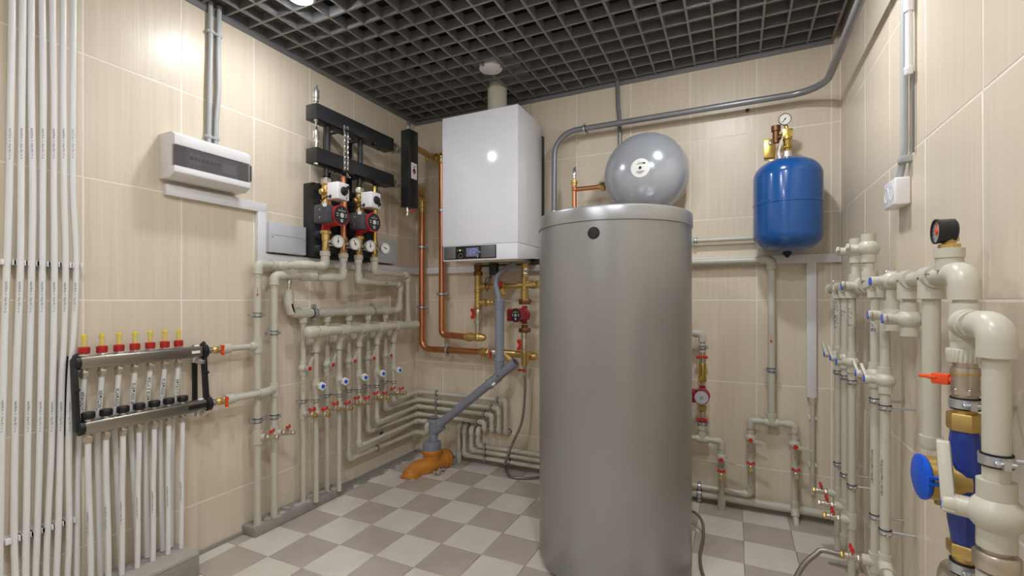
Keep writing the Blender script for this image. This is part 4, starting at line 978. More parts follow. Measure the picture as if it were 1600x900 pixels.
MB().lathe((sx_+.036, YD_+.110, .052), V((.3, 1, .1)), [(0, .044), (.012, .044)], 20).build('dark_opening', 'rubber', t)
random.seed(9); mb = MB()
for k in range(16): mb.ball((fpt.x+(random.random()-.5)*.12, YD_-.155+(random.random()-.5)*.05, .002), .006+.012*random.random(), 8, 5, Z, .4)
mb.build('mortar', 'concrete_top', t); mb = MB()
for k in range(18): mb.ball((sx_+.052+(random.random())*.03, YD_-.06+.16*random.random(), .003+.02*random.random()), .005+.008*random.random(), 8, 5, Z, .6)
mb.build('mortar', 'concrete_top', t)
# thin grey hose from boiler into the drain
o = MB().tube(smooth([onB(805, 411, .20), onB(790, 420, .21), onB(777, 432, .23), onB(775, 444, .24), onB(778, 458, .245), (dx, YD_, ztd-.005)], 6), .0145, 14).build('drain_hose', 'drain_grey', None); tag(o, 'curved grey hose leading from the boiler base into the drain pipe', 'hose')

# low pipes coming out of the back wall and running behind the tank -----------------
xw = {1: onB(717, 690, .05).x, 2: onB(725.5, 690, .05).x, 3: onB(736.5, 690, .05).x, 4: onB(747, 690, .05).x}
ztp4 = onB(730, 668, .05).z; xend = -.35
zr = {2: (onB(760, 717, .05).z+onB(835, 729, .05).z)/2, 3: (onB(760, 704.5, .05).z+onB(835, 718, .05).z)/2, 4: (onB(760, 700-.5, .05).z+onB(835, 710, .05).z)/2}
zr[2] = onB(838, 729.5, .05).z; zr[3] = onB(838, 719, .05).z; zr[4] = onB(838, 710, .05).z
LB4 = ['leftmost low pipe from the wall, going straight down into the floor', 'low pipe second from the left, lowest run behind the tank', 'low pipe third from the left, middle run behind the tank', 'low pipe fourth from the left, topmost run behind the tank']
for k in (1, 2, 3, 4):
    t = thing('low_pipe', LB4[k-1], 'pipe', (xw[k], YB-.05, 0), 'low pipes leaving the back wall')
    pts = [V((xw[k], YB, ztp4)), V((xw[k], YB-.05, ztp4))]
    if k == 1: pts.append(V((xw[k], YB-.05, .0)))
    else: pts += [V((xw[k], YB-.05, zr[k])), V((xend, YB-.05, zr[k]))]
    run(t, pts, RB); wall_hole(t, pts[0], -Y, RB)
    if k == 1: sleeve(t, (xw[k], YB-.05, .03), Z, .018, .06)
    else:
        for px in (758, 796): clamp(t, (onB(px, 715, .05).x, YB-.05, zr[k]), X, Y, RB, .05)

# ================================================================ water tank
TC = V((-.428, 1.807, 0)); TR = .286
t = thing('water_tank', 'tall silver grey cylindrical hot water tank standing on the floor', 'tank', TC)
n = 96
MB().lathe(TC+Z*.02, Z, [(0, TR-.012), (.004, TR-.002), (.012, TR), (1.240, TR), (1.252, TR)], n).build('jacket', 'tank_steel', t)
MB().lathe(TC+Z*1.272, Z, [(-.004, TR+.0005), (-.002, TR+.004), (.040, TR+.004), (.046, TR+.001), (.050, TR-.008), (.056, .15), (.058, .001)], n).build('lid', 'tank_steel', t)
MB().lathe(TC+Z*1.262, Z, [(-.011, TR-.006), (.008, TR-.006)], n).build('lid_gap', 'rubber', t)
dr = (V((0, 0, 0))-TC); dr.z = 0; dr.normalize()
def tank_dir(px):
    # horizontal direction from the tank axis to the visible surface at this column
    u = (px-800)/FPX; d = V((-sy_+u*cy_, cy_+u*sy_, 0)).normalized(); b = -d.dot(TC); c_ = TC.dot(TC)-TR*TR; s_ = -b-math.sqrt(b*b-c_)
    return (d*s_-TC), d*s_
e, hit = tank_dir(927.5); zz = EYE+(HORIZON-364)/FPX*(-sy_*hit.x+cy_*hit.y)
e = e.normalized()
MB().lathe(V((hit.x, hit.y, zz))-e*.004, e, [(0, .0205), (.006, .0205), (.0085, .018), (.009, .001)], 28).build('sensor_cap', 'black_plastic', t)
for k in range(3):
    q = TC+V((math.cos(2.1*k+.4), math.sin(2.1*k+.4), 0))*.20; MB().lathe(q, Z, [(0, .028), (.022, .022)], 14).build('foot', 'black_plastic', t)
# ================================================================ silver expansion vessel behind the tank
vc = onB(1004, 267, .24)
VC = V((vc.x, YB-.10, vc.z)); VR = .200
t = thing('expansion_vessel', 'round silver grey expansion vessel above the tank, white label in its middle', 'vessel', (VC.x, YB-.1, VC.z-VR))
pr = [(-.06, .06), (-.055, .10), (-.035, .16), (-.01, .192), (.015, VR), (.075, VR)]+[(.075+.125*math.sin(a), VR*math.cos(a)) for a in [PI/2*k/12 for k in range(1, 12)]]+[(.200, .001)]
MB().lathe(VC, -Y, pr, 64).build('shell', 'vessel_grey', t)
MB().lathe(VC, -Y, [(.040, VR+.0005), (.042, VR+.003), (.050, VR+.003), (.052, VR+.0005)], 64).build('seam', 'vessel_grey', t)
lp_ = [(.075+.125*math.sqrt(max(0, 1-(r/VR)**2))+.0010, r) for r in (.044, .038, .030, .022, .014, .007)]
MB().lathe(VC, -Y, [(lp_[0][0]-.003, .044)]+lp_+[(.2012, .001)], 44).build('label_disc', 'paper', t)
MB().lathe(VC-Y*.2005, -Y, [(0, .0065), (.005, .0060), (.006, .004)], 14).build('valve_cap', 'black_plastic', t)
mb = MB()
for zz, w_ in ((.024, .010), (.018, .016), (-.016, .018), (-.021, .014), (-.026, .008)): mb.obox(VC-Y*(.2026-abs(zz)*.08)+Z*zz, X*w_, Y*.0008, Z*.0008)
mb.build('label_print', 'mid_grey', t)
MB().obox(VC-Y*.2010+V((.017, 0, .020)), X*.006, Y*.0006, Z*.003).build('label_box', 'ink_black', t)
mb = MB().box((VC.x-.03, YB-.05, VC.z-.04), (VC.x+.03, YB, VC.z+.04)); mb.build('wall_bracket', 'zinc', t)
# copper feed with air vent
RCs = .0115
fx = onB(897.5, 300, .14).x; fz = onB(900, 296, .14).z
t = thing('copper_feed', 'thin copper pipe with chrome air vent leading into the silver vessel', 'pipe', (fx, YB-.14, 1.1))
run(t, [(fx, YB-.14, 1.10), (fx, YB-.14, fz+.03)], RCs, 'copper')
fzr = onB(935, 294, .14).z; xr = onB(945, 294, .14).x
MB().cyl((fx, YB-.14, fz), (xr, YB-.14, fz), RCs, n=14).build('branch', 'copper', t); MB().ball((fx, YB-.14, fz), .0155, 14, 8).build('tee', 'copper', t)
mb = MB(); hexnut(mb, (xr-.010, YB-.14, fz), X, .024, .022); mb.lathe((xr-.032, YB-.14, fz), X, [(0, .014), (.02, .016)], 14); mb.build('union_nut', 'brass', t)
mb = MB().lathe((fx, YB-.14, fz+.02), Z, [(0, .0145), (.012, .0145), (.014, .017), (.026, .017), (.028, .011), (.034, .011)], 14); hexnut(mb, (fx, YB-.14, fz+.040), Z, .0175, .012); mb.build('adapter', 'brass', t)
air_vent(t, (fx, YB-.14, fz+.050), 1.05)
# grey gas pipe
OG = .075; gx = onB(866, 300, OG).x; gz = (onB(913, 204, OG).z+onB(1180, 154, OG).z)/2
t = thing('gas_pipe', 'grey painted steel pipe bending along the back wall under the ceiling', 'pipe', (gx, YB-OG, 1.0))
bent(t, [(gx, YB-OG, .9), (gx, YB-OG, gz), (XR-.075, YB-OG, gz), (XR-.068, -.2, gz+.035), (XR-.068, YF+.0, gz+.035)], .0150, 'gas_pipe', .13, n=18, seg=14)
clamp(t, (onB(913, 204, OG).x, YB-OG, gz), X, Y, .0150, OG)
clamp(t, (gx, YB-OG, onB(866, 331, OG).z), Z, Y, .0150, OG)
MB().lathe((gx, YB-OG, onB(866, 331, OG).z-.016), -Z, [(0, .017), (.04, .017)], 14).build('yellow_sleeve', 'yellow_plastic', t)
p0 = onB(966, 150, .012); o = MB().tube(smooth([(p0.x-.006, YB-.012, ZC+.05), (p0.x, YB-.012, 2.05), (onB(968.5, 200, .012).x, YB-.012, 1.9), (onB(968.5, 230, .012).x, YB-.012, 1.4)], 6), .0105, 12).build('conduit', 'gas_pipe', None)
tag(o, 'thin grey conduit dropping from the ceiling behind the silver vessel', 'conduit')
p = onB(1168, 173, 0); o = MB().lathe(p, -Y, [(0, .009), (.004, .009), (.006, .006)], 12).build('wall_plug', 'brass_dark', None); tag(o, 'small dark plug in the back wall below the grey pipe', 'wall plug')

# ================================================================ blue pressure vessel
BV = V((.206, YB-.150, 0)); BR = .1335; bz_0, bz_1 = 1.212, 1.622
t = thing('blue_vessel', 'blue upright pressure vessel hung in the right corner', 'vessel', (BV.x, BV.y, bz_0))
def dome(z, h, R, n_, up):
    return [(z+(h*math.sin(a) if up else -h*math.sin(a)), R*math.cos(a)**.75) for a in [PI/2*k/n_ for k in range(1, n_)]]
pr = list(reversed(dome(bz_0+.075, .075, BR, 10, False)))+[(bz_0+.075, BR), (bz_1-.085, BR)]+dome(bz_1-.085, .085, BR, 10, True)
pr = [(pr[0][0], .001)]+pr+[(pr[-1][0]+.001, .001)]
MB().lathe((BV.x, BV.y, 0), Z, pr, 64).build('shell', 'blue_paint', t)
zs2 = onB(1231, 320, .02+.13).z
MB().lathe((BV.x, BV.y, zs2), Z, [(-.005, BR+.0003), (-.003, BR+.0022), (.003, BR+.0022), (.005, BR+.0003)], 64).build('seam', 'blue_paint', t)
MB().lathe((BV.x, BV.y, bz_0+.006), -Z, [(0, .020), (.010, .019), (.026, .006), (.030, .002)], 20).build('valve_cap', 'black_plastic', t)
MB().lathe((BV.x, BV.y, bz_1-.012), Z, [(0, .05), (.008, .050), (.012, .046), (.014, .030), (.016, .022)], 32).build('flange', 'chrome', t)
t = thing('safety_group', 'brass fitting with round pressure gauge on top of the blue vessel', 'gauge', (BV.x, BV.y, bz_1))
zg0 = bz_1+.002
mb = MB().lathe((BV.x, BV.y, zg0), Z, [(0, .022), (.002, .022), (.004, .018), (.030, .018)], 16); mb.build('socket', 'chrome', t)
mb = MB().lathe((BV.x, BV.y, zg0+.028), Z, [(0, .012), (.015, .012), (.016, .015), (.052, .015), (.054, .019), (.070, .019)], 16); hexnut(mb, (BV.x, BV.y, zg0+.050), Z, .021, .014); mb.obox((BV.x, BV.y, zg0+.108), X*.019, Y*.017, Z*.018); mb.build('body', 'gold_zinc', t, bevel=.001)
mb = MB().lathe((BV.x-.042, BV.y+.02, zg0+.080), Z, [(0, .014), (.05, .014), (.052, .019), (.075, .019)], 14); mb.tube([(BV.x-.042, BV.y+.02, zg0+.10), (BV.x, BV.y, zg0+.105)], .012, 10); mb.build('relief_valve', 'brass_dark', t)
mb = MB().obox((BV.x-.028, BV.y-.004, zg0+.055), V((.010, 0, .040)), Y*.010, V((.003, 0, -.001))); mb.build('stay', 'nickel', t)
MB().lathe((BV.x-.030, BV.y-.002, zg0), Z, [(0, .012), (.022, .012), (.024, .009), (.035, .009)], 12).build('side_nipple', 'nickel', t)
gc = onB(1226.5, 186, .165)
gauge(t, (gc.x, gc.y, gc.z), V((.10, -1, -.12)), .0255, .018, 'mid_grey', 'pressure_gauge', 2.5)
MB().cyl((gc.x, gc.y+.016, gc.z), (BV.x, BV.y, zg0+.12), .008, n=10).build('gauge_stem', 'brass', t)
q = onB(1216, 230, .02)
t = thing('vessel_bracket', 'yellow zinc wall bracket holding the blue vessel', 'bracket', q)
mb = MB().obox(V((BV.x-.062, YB-.012, q.z)), X*.022, Y*.010, Z*.042); mb.box((BV.x-.070, YB-.13, bz_1+.004), (BV.x-.020, YB-.02, bz_1+.010)); mb.box((BV.x-.070, YB-.02, bz_1-.004), (BV.x-.020, YB, bz_1+.030)); mb.build('plate', 'gold_zinc', t, bevel=.001)
MB().lathe((BV.x-.056, YB-.022, q.z+.022), -Y, [(0, .010), (.005, .009), (.007, .005)], 12).build('bolt', 'chrome', t)

# ================================================================ back wall right of the tank
OP = .036; RV = .0158
zu = onB(1130, 374, OP).z; xcl = onB(1087, 376, OP).x
t = thing('grey_pipe', 'thin level pipe with a clamp, between the tank lid and the blue vessel', 'pipe', (xcl, YB-OP, zu))
MB().cyl((-.62, YB-OP, zu), (BV.x-.02, YB-OP, zu), .0112, n=14).build('pipe', 'ppr', t); clamp(t, (xcl, YB-OP, zu), X, Y, .0112, OP)
OV = .045
xv = onB(1205.5, 520, OV).x; zh = onB(1130, 408, OV).z; ztee = onB(1206, 660, OV).z
t = thing('main_pipe', 'grey plastic pipe with red arrow dropping below the blue vessel', 'pipe', (xv, YB-OV, ztee))
run(t, [(-.62, YB-OV, zh), (xv, YB-OV, zh), (xv, YB-OV, ztee)], RV)
clamp(t, (xv, YB-OV, onB(1206, 578, OV).z), Z, Y, RV, OV)
nn = V((-.15, -1, 0)).normalized(); cc = V((xv, YB-OV, onB(1206, 527, OV).z))+nn*(RV+.0004); sd = nn.cross(Z)
ar = MB().obox(cc, sd*.0009, nn*.0002, Z*.018); ar.prism([(-.006, .010), (.006, .010), (0, -.006)], cc-Z*.022-nn*.0002, sd, Z, nn*.0004); ar.build('arrow_mark', 'ink_red', t)
xl, xr_ = onB(1172.5, 665, OV).x, onB(1241.5, 670, OV).x; RS2 = .0125
tee(t, (xv, YB-OV, ztee), X, Z, .0145, rb=RV)
zle = onB(1172, 768, OV).z; zlh = onB(1120, 764, OV).z
b1 = thing('branch_pipe', 'left branch under the blue vessel with red marking, turning left along the wall', 'pipe', (xl, YB-OV, zle), 'valve branches right of the tank')
run(b1, [(xv-.012, YB-OV, ztee), (xl, YB-OV, ztee), (xl, YB-OV, zlh), (-.62, YB-OV, zlh)], RS2)
b2 = thing('branch_pipe', 'right branch under the blue vessel with red marking, going down into the floor', 'pipe', (xr_, YB-OV, 0), 'valve branches right of the tank')
run(b2, [(xv+.012, YB-OV, ztee), (xr_, YB-OV, ztee), (xr_, YB-OV, .055), (xr_+.004, YB-OV-.045, -.01)], RS2)
def branch_valves(T, x, pyv, pyb, mark, end):
    zv = onB(x[0], pyv, OV).z; p = V((x[1], YB-OV, zv))
    ball_valve(T, p, Z, -Y, V((1, 0, -.15)), RS2*.98, cap='red_plastic', ll=.95)
    zb_ = onB(x[0], pyb, OV).z
    if mark: text(T, mark, V((x[1], YB-OV-RS2, (zv+zb_)/2-.004)), -Z, -Y, .0145, 'ink_red', wrap=RS2)
    tee(T, (x[1], YB-OV, zb_-.018), Z, -Y, RS2, rb=.010)
    drain_cock(T, (x[1], YB-OV-.028, zb_-.018), -Y, Z, X, 1.0, end=end)
branch_valves(b1, (1172, xl), 684, 720, 'ГВС', 'brass'); branch_valves(b2, (1241, xr_), 694, 730, 'ГВС', 'nickel')
clamp(b1, (onB(1093, 760, OV).x, YB-OV, zlh), X, Y, RS2, OV)
# return pump line
OR_ = .075; xp = onB(1097.5, 560, OR_).x
zE = onB(1097, 521, OR_).z
t = thing('pump_pipe', 'pipe rising beside the tank with red valves above and below a small pump', 'pipe', (xp, YB-OR_, onB(1098, 686, OR_).z))
RPq = .0140
run(t, [(-.62, YB-OR_, zE), (xp, YB-OR_, zE), (xp, YB-OR_, onB(1097, 553, OR_).z)], RPq)
clamp(t, (xp, YB-OR_, onB(1097, 543, OR_).z), Z, Y, RPq, OR_)
def zR(py): return onB(1098, py, OR_).z
v_ = MB().lathe((xp, YB-OR_, zR(550)), -Z, [(0, .0165), (zR(550)-zR(568), .0165)], 16).build('ball_valve', 'nickel', t)
butterfly(v_, (xp, YB-OR_-.016, zR(557)), -Y, X, .026, 'red_plastic')
mb = MB().lathe((xp, YB-OR_, zR(568)), -Z, [(0, .016), (.004, .018), (zR(568)-zR(584), .018), (zR(568)-zR(586), .014), (zR(568)-zR(590), .014)], 16); hexnut(mb, (xp, YB-OR_, zR(592)), Z, .021, .024); mb.build('check_valve', 'gold_zinc', t)
MB().lathe((xp, YB-OR_, zR(596)), -Z, [(0, .013), (.01, .013)], 12).build('nipple', 'brass', t)
circ_pump('circulation_pump', 'small dark red pump with grey front disc, right of the tank', (xp, YB-OR_, zR(617)), -Y, -X, 'pump_dark_red', 'grey_box', k=.70, boxm='pump_dark_red')
mb = MB(); hexnut(mb, (xp, YB-OR_, zR(637)), Z, .022, .018); mb.build('union_nut', 'brass', t)
v_ = MB().lathe((xp, YB-OR_, zR(642)), -Z, [(0, .0155), (zR(642)-zR(664), .0155)], 16).build('ball_valve', 'nickel', t)
butterfly(v_, (xp, YB-OR_-.016, zR(654)), -Y, X, .026, 'red_plastic')
clamp(t, (xp, YB-OR_, zR(661)), Z, Y, .017, OR_)
MB().lathe((xp, YB-OR_, zR(664)), -Z, [(0, .0225), (zR(664)-zR(671), .0225), (zR(664)-zR(672), .0195), (zR(664)-zR(680), .0195)], 18).build('adapter', 'ppr', t)
zT = zR(686); tee(t, (xp, YB-OR_, zT), X, Z, RPq, rb=.0145)
xq = onB(1127.5, 700, OR_).x
b3 = thing('branch_pipe', 'branch right of the tank below the small pump, going down into the floor', 'pipe', (xq, YB-OR_, 0), 'valve branches right of the tank')
run(b3, [(-.62, YB-OR_, zT), (xq, YB-OR_, zT), (xq, YB-OR_, .0)], RS2)
OVs = OV; OV = OR_; branch_valves(b3, (1127, xq), 714, 732, None, 'brass'); OV = OVs
sleeve(b3, (xq, YB-OR_, .035), Z, .0175, .07)
# long low pipe on the floor edge
zlo_ = onB(1180, 788, .05).z
t = thing('long_low_pipe', 'thick long pipe lying low along the back wall behind the branches', 'pipe', (0, YB-.03, zlo_))
MB().cyl((-.62, YB-.030, zlo_), (XR-.004, YB-.030, zlo_), .0190, n=16).build('pipe', 'ppr', t); clamp(t, (onB(1093, 775, .03).x, YB-.03, zlo_), X, Y, .019, .03)
# conduit under the vertical trunking
xc = onB(1269.5, 690, .022).x
t = thing('conduit', 'grey conduit below the vertical white trunking, right corner of the back wall', 'conduit', (xc, YB-.022, .3))
zc0 = onB(1270, 772, .022).z
MB().cyl((xc, YB-.022, zc0), (xc, YB-.022, zv1), .0098, n=14).build('pipe', 'ppr', t)
MB().lathe((xc, YB-.022, zv1+.002), -Z, [(0, .0135), (.030, .0125), (.034, .0105)], 14).build('sleeve', 'ppr', t)
for py in (653, 726):
    zz = onB(1270, py, .022).z; mb = MB().box((xc-.014, YB-.012, zz-.007), (xc+.014, YB, zz+.007))
    for sg in (-1, 1): mb.box((xc+sg*.0125-.0025, YB-.032, zz-.006), (xc+sg*.0125+.0025, YB-.010, zz+.006))
    mb.build('clip', 'white_plastic', t)
# hose on the floor right of the tank
hp = [onF(1060, 795, .02), onF(1084, 800, .06), onF(1097, 815, .05), onF(1099, 838, .02), onF(1094, 865, .012), onF(1096, 890, .010), onF(1108, 925, .010), onF(1120, 960, .010)]
o = MB().tube(smooth(hp, 6), .0062, 10).build('flexible_hose', 'braid', None); tag(o, 'grey braided hose curving on the floor right beside the tank', 'hose')

# ================================================================ right wall
OX = .065; xr0 = XR-OX; RW = .0150; RA = .0117
ZHR = 1.050
def YR(px, o=OX): return onR(px, 500, o).y
def ZR_(px, py, o=OX): return onR(px, py, o).z
yE1 = YR(1507); yend = YR(1297)
t = thing('header_pipe', 'level header pipe with tees along the right wall, large elbow at its near end', 'pipe', (xr0, yE1, ZHR-.1))
run(t, [(xr0, yend, ZHR), (xr0, yE1, ZHR), (xr0, yE1, ZHR-.090)], .0158, rf=1.40)
MB().lathe((xr0, yend+.01, ZHR), -Y, [(0, .001), (.003, .014), (.010, .0205), (.035, .0215)], 18).build('end_cap', 'ppr', t)
yA = [YR(1309), YR(1320), YR(1331)]; yBp = [YR(1367.5), YR(1383)]; yv = [YR(1393), YR(1421)]; yC = YR(1455.5)
for y in yA: tee(t, (xr0, y, ZHR), Y, -Z, .0155, rb=.0145, L=1.5)
for y in yBp: tee(t, (xr0, y, ZHR), Y, -Z, .0155, rb=.0140, L=1.3)
for y in (yv[1], yC): tee(t, (xr0, y, ZHR), Y, -Z, .0165, rb=.0165, L=1.6)
clamp(t, (xr0, yend+.005 if False else yA[0]+.035, ZHR), Y, X, .0165, OX)
clamp(t, (xr0, YR(1392), ZHR), Y, X, .0165, OX)
cc = V((xr0, YR(1468), ZHR)); nn = V((-1, -.35, .1)).normalized(); MB().obox(cc+nn*.0221+Z*.002, Y*.012, nn*.0002, Z*.0008).build('arrow_mark', 'ink_black', t)
for sg in (-1, 1): MB().obox(cc+nn*.0221+Z*.002+Y*.009+Z*sg*.0028, V((0, .0042, -sg*.0032)), nn*.0002, Z*.0008).build('arrow_mark', 'ink_black', t)
# in line ball valves of the header
ball_valve(t, (xr0, YR(1350), ZHR-.004), Y, V((-1, -.05, 0)), V((-.1, -1, .25)), .0150, ll=.45)
ball_valve(t, (xr0, YR(1394), ZHR+.002), Y, V((-1, -.05, 0)), V((0, .9, -.25)), .0120, ll=.9)
# gauge on top
yG = YR(1483)
MB().lathe((xr0, yG, ZHR+.010), Z, [(0, .0205), (.022, .0205), (.023, .0225), (.040, .0225), (.041, .017)], 24).build('adapter', 'ppr', t)
t = thing('pressure_gauge', 'black pressure gauge with red needle standing on the right wall header pipe', 'gauge', (xr0, yG, ZHR+.05))
mb = MB().lathe((xr0, yG, ZHR+.048), Z, [(0, .010), (.022, .010)], 14); hexnut(mb, (xr0, yG, ZHR+.054), Z, .0165, .009); hexnut(mb, (xr0, yG, ZHR+.067), Z, .0145, .009); mb.build('brass_nut', 'brass', t)
zg = ZR_(1483, 361)
fd = V((-1, .0, 0)).normalized(); gcn = V((xr0-.001, yG, zg))
MB().lathe(gcn-fd*.010, fd, [(0, .019), (.003, .0225), (.024, .0225), (.027, .0235), (.030, .0235), (.030, .0210), (.0265, .0208), (.026, .001)], 36).build('case', 'black_plastic', t)
df = MB().lathe(gcn+fd*.0160, fd, [(0, .0206), (.001, .0206)], 32).build('dial_face', 'vessel_grey', t)
MB().lathe(gcn+fd*.0170, fd, [(0, .006), (.002, .0055)], 16).build('hub', 'orange_plastic', df)
MB().obox(gcn+fd*.0175+Z*.006, Z*.011, fd.cross(Z)*.0011, fd*.0004).build('needle', 'orange_plastic', df)
mb = MB(); e_ = fd.cross(Z)
for i in range(11):
    q = -.75*PI+1.5*PI*i/10; v2 = Z*math.cos(q)+e_*math.sin(q); mb.obox(gcn+fd*.0172+v2*.0168, v2*.0022, fd.cross(v2)*.0005, fd*.0002)
mb.build('scale_marks', 'ink_black', df)

# capped stub and stub valves hanging from the header
t = thing('capped_pipe', 'thick capped pipe stub hanging from the header left of the water meter', 'pipe', (xr0, yC, .70))
zcp = ZR_(1455, 690)
MB().cyl((xr0, yC, zcp), (xr0, yC, ZHR-.02), .0150, n=18).build('pipe', 'ppr', t)
MB().lathe((xr0, yC, zcp+.012), -Z, [(0, .0198), (.020, .0198), (.026, .017), (.029, .001)], 20).build('end_cap', 'ppr', t)
for y, px, py, lb in ((yv[1], 1421, 499, 'stub valve hanging from the header beside the thick capped pipe'), (yv[0]-.004, 1394, 493, 'stub valve with blue capped lever hanging from the header, next to the paired risers')):
    zv = ZR_(px, py)
    t = thing('stub_valve', lb, 'valve', (xr0, y, zv-.05), 'stub valves under the header')
    MB().cyl((xr0, y, zv), (xr0, y, ZHR-.02), .0128, n=16).build('pipe', 'ppr', t)
    ball_valve(t, (xr0, y, zv), Z, V((-1, .05, 0)), V((-.1, -1, .12)), .0128, ll=.42)
# upright stub valves
for px, lb, k in ((1357, 'upright stub valve on the header, nearer the viewer of the two', 1.0), (1337, 'upright stub valve on the header, nearer the corner of the two', .95)):
    y = YR(px); zv = ZR_(px, 388 if px == 1357 else 392)
    t = thing('stub_valve', lb, 'valve', (xr0, y, ZHR), 'upright stub valves on the header')
    MB().cyl((xr0, y, ZHR), (xr0, y, zv), .0142*k, n=16).build('pipe', 'ppr', t)
    MB().lathe((xr0, y, ZHR+.012), Z, [(0, .0205), (.028, .0205)], 18).build('tee', 'ppr', t)
    ball_valve(t, (xr0, y, zv), Z, V((-1, .25, 0)), V((-.1, -1, .3)), .0142*k, cap='ppr', ll=.40)
# risers
LA = ['riser closest to the back wall on the right wall, blue writing', 'middle riser of the three by the corner on the right wall', 'nearest riser of the three by the corner, standing before the other two', 'left riser of the pair right of the corner group', 'right riser of the pair right of the corner group']
WR = ['ХОЛ. ВОДА', 'ДУШ', 'УЛИЦА', 'КУХНЯ', None]
zV = .790; zK = .722; zK2 = .365
fl_p = [.0, .115, .0, .0, .0]
for i, y in enumerate(yA+yBp):
    t = thing('riser_pipe', LA[i], 'pipe', (xr0, y, 0), 'risers on the right wall')
    pts = [(xr0, y, ZHR-.03), (xr0, y, fl_p[i])]
    if i == 1: pts.append((xr0+.02, y+.06, .06)); 
    run(t, pts, RA)
    ball_valve(t, (xr0, y, zV), Z, V((-.97, -.05, 0)) if i < 3 else V((-.96, .12, 0)), V((.05, .75, .8)) if i != 2 else V((.1, -.3, 1)), RA, ll=.9 if i < 3 else .8)
    clamp(t, (xr0, y, zK if i < 3 else zK-.005), Z, X, RA, OX); clamp(t, (xr0, y, zK2 if i < 3 else .386), Z, X, RA, OX)
    if WR[i]:
        nn = V((-.78, -.62, 0)).normalized(); text(t, WR[i], V((xr0, y, .945))+nn*RA, -Z, nn, .019, 'ink_blue', wrap=RA)
    zt_r = .247 if i < 3 else .255-.02*(i-3)
    if i < 4:
        tee(t, (xr0, y, zt_r), Z, V((-1, .1, 0)), RA, rb=.0115, L=2.3)
        drain_cock(t, V((xr0, y, zt_r))+V((-.995, .0995, 0))*.030, V((-1, .1, 0)), Z, Y, 1.05, end='gold_zinc' if i != 1 else 'nickel')
    if i == 4:
        tee(t, (xr0, y, .30), Z, V((-.1, -1, -.35)), RA, rb=.0125, L=2.3)
        run(t, [V((xr0, y, .30)), V((xr0-.004, y-.11, .265))], .0115)
        MB().lathe((xr0-.004, y-.095, .268), V((-.03, -1, -.30)), [(0, .0165), (.05, .0165), (.058, .013), (.060, .001)], 18).build('end_cap', 'ppr', t)
    if i in (3, 4):
        cc = V((xr0, y, .53)); nn = V((-.78, -.62, 0)).normalized()
        text(t, 'PN20 25x4,2 PPR-C  DIN 8077', cc+nn*RA, -Z, nn, .0075, 'ink_black', wrap=RA, name='print')
# drain with hose next to the pair
yq = yBp[0]-.10; 
q = V((xr0-.030, yBp[0], .255)); 
hs = [q+V((-.050, .005, 0)), q+V((-.095, .009, .0)), V((.218, 1.655, .242)), V((.185, 1.645, .205)), V((.158, 1.63, .150)), V((.138, 1.61, .085)), V((.125, 1.57, .025)), V((.118, 1.50, .009)), V((.112, 1.40, .009))]
o = MB().tube(smooth(hs, 7), .0078, 12).build('flexible_hose', 'braid', None); tag(o, 'grey braided hose arching from the low tap on the right wall to the floor', 'hose')
t = thing('drain_tap', 'low red handled tap in front of the paired risers, lowest on the right wall', 'tap', (xr0, yBp[1], .16), 'low taps')
drain_cock(t, (xr0-.020, yBp[1], .215), V((-1, .1, 0)), Z, Y, 1.05, end='gold_zinc')
MB().lathe((xr0-.026, yBp[1], .215), X, [(0, .0155), (.026, .0155)], 16).build('socket', 'ppr', t)
o = MB().cyl((xr0+.010, YR(1353), .215), (xr0-.006, YR(1372), .150), .0110, n=14).build('short_pipe', 'ppr', None)
tag(o, 'short slanting pipe end behind the low tap on the right wall', 'pipe')

# ================================================================ water meter stack
yM = YR(1508); ppm = 1
def zM(py): return ZR_(1508, py)
t = thing('meter_pipe', 'thick upright pipe with ribbed nut and orange handled valve above the blue water meter', 'pipe', (xr0, yM, zM(670)))
sleeve(t, (xr0, yM, (zM(474)+zM(532))/2), Z, .0215, zM(474)-zM(532), name='tee')
MB().cyl((xr0, yM, zM(545)), (xr0, yM, zM(440)), .0158, n=18).build('pipe', 'ppr', t)
MB().lathe((xr0, yM, zM(532)), -Z, [(0, .0200), (.016, .0200)], 18).build('coupling', 'ppr', t)
mb = MB(); nr = 26; pts = []
for i in range(nr*2):
    a_ = PI*i/nr; r_ = .0258 if i % 2 else .0243; pts.append((r_*math.cos(a_), r_*math.sin(a_)))
mb.prism(pts, (xr0, yM, zM(566)), X, Y, Z*(zM(545)-zM(566))); mb.build('ribbed_nut', 'ppr', t, bevel=.0008, seg=1)
v_ = MB().lathe((xr0, yM, zM(566)), -Z, [(0, .0165), (.008, .0165), (.009, .0190), (.016, .0200), (.022, .0190), (.048, .0190), (.050, .0175), (.062, .0175)], 22); hexnut(v_, (xr0, yM, zM(612)), Z, .0200, .012); v_ = v_.build('ball_valve', 'nickel', t)
MB().lathe((xr0, yM, zM(582)), -Z, [(0, .0204), (.004, .0204)], 22).build('brass_ring', 'brass', v_)
hdv = V((-.75, .62, 0)).normalized()
hp_ = V((xr0, yM, zM(596)))
hb = MB().cyl(hp_, hp_+hdv*.026, .0065, n=12); hb.build('stem', 'orange_plastic', v_)
mb = MB().obox(hp_+hdv*.033, hdv*.013, hdv.cross(Z)*.008, Z*.0095); mb.obox(hp_+hdv*.050+Z*.002, hdv*.014, hdv.cross(Z)*.010, Z*.0028); mb.build('lever', 'orange_plastic', v_, bevel=.0025)
MB().lathe(hp_+hdv*.046, hdv, [(0, .0045), (.006, .0045)], 6).build('lever_nut', 'nickel', v_)
clamp(t, (xr0, yM, zM(630)), Z, X, .0175, OX)
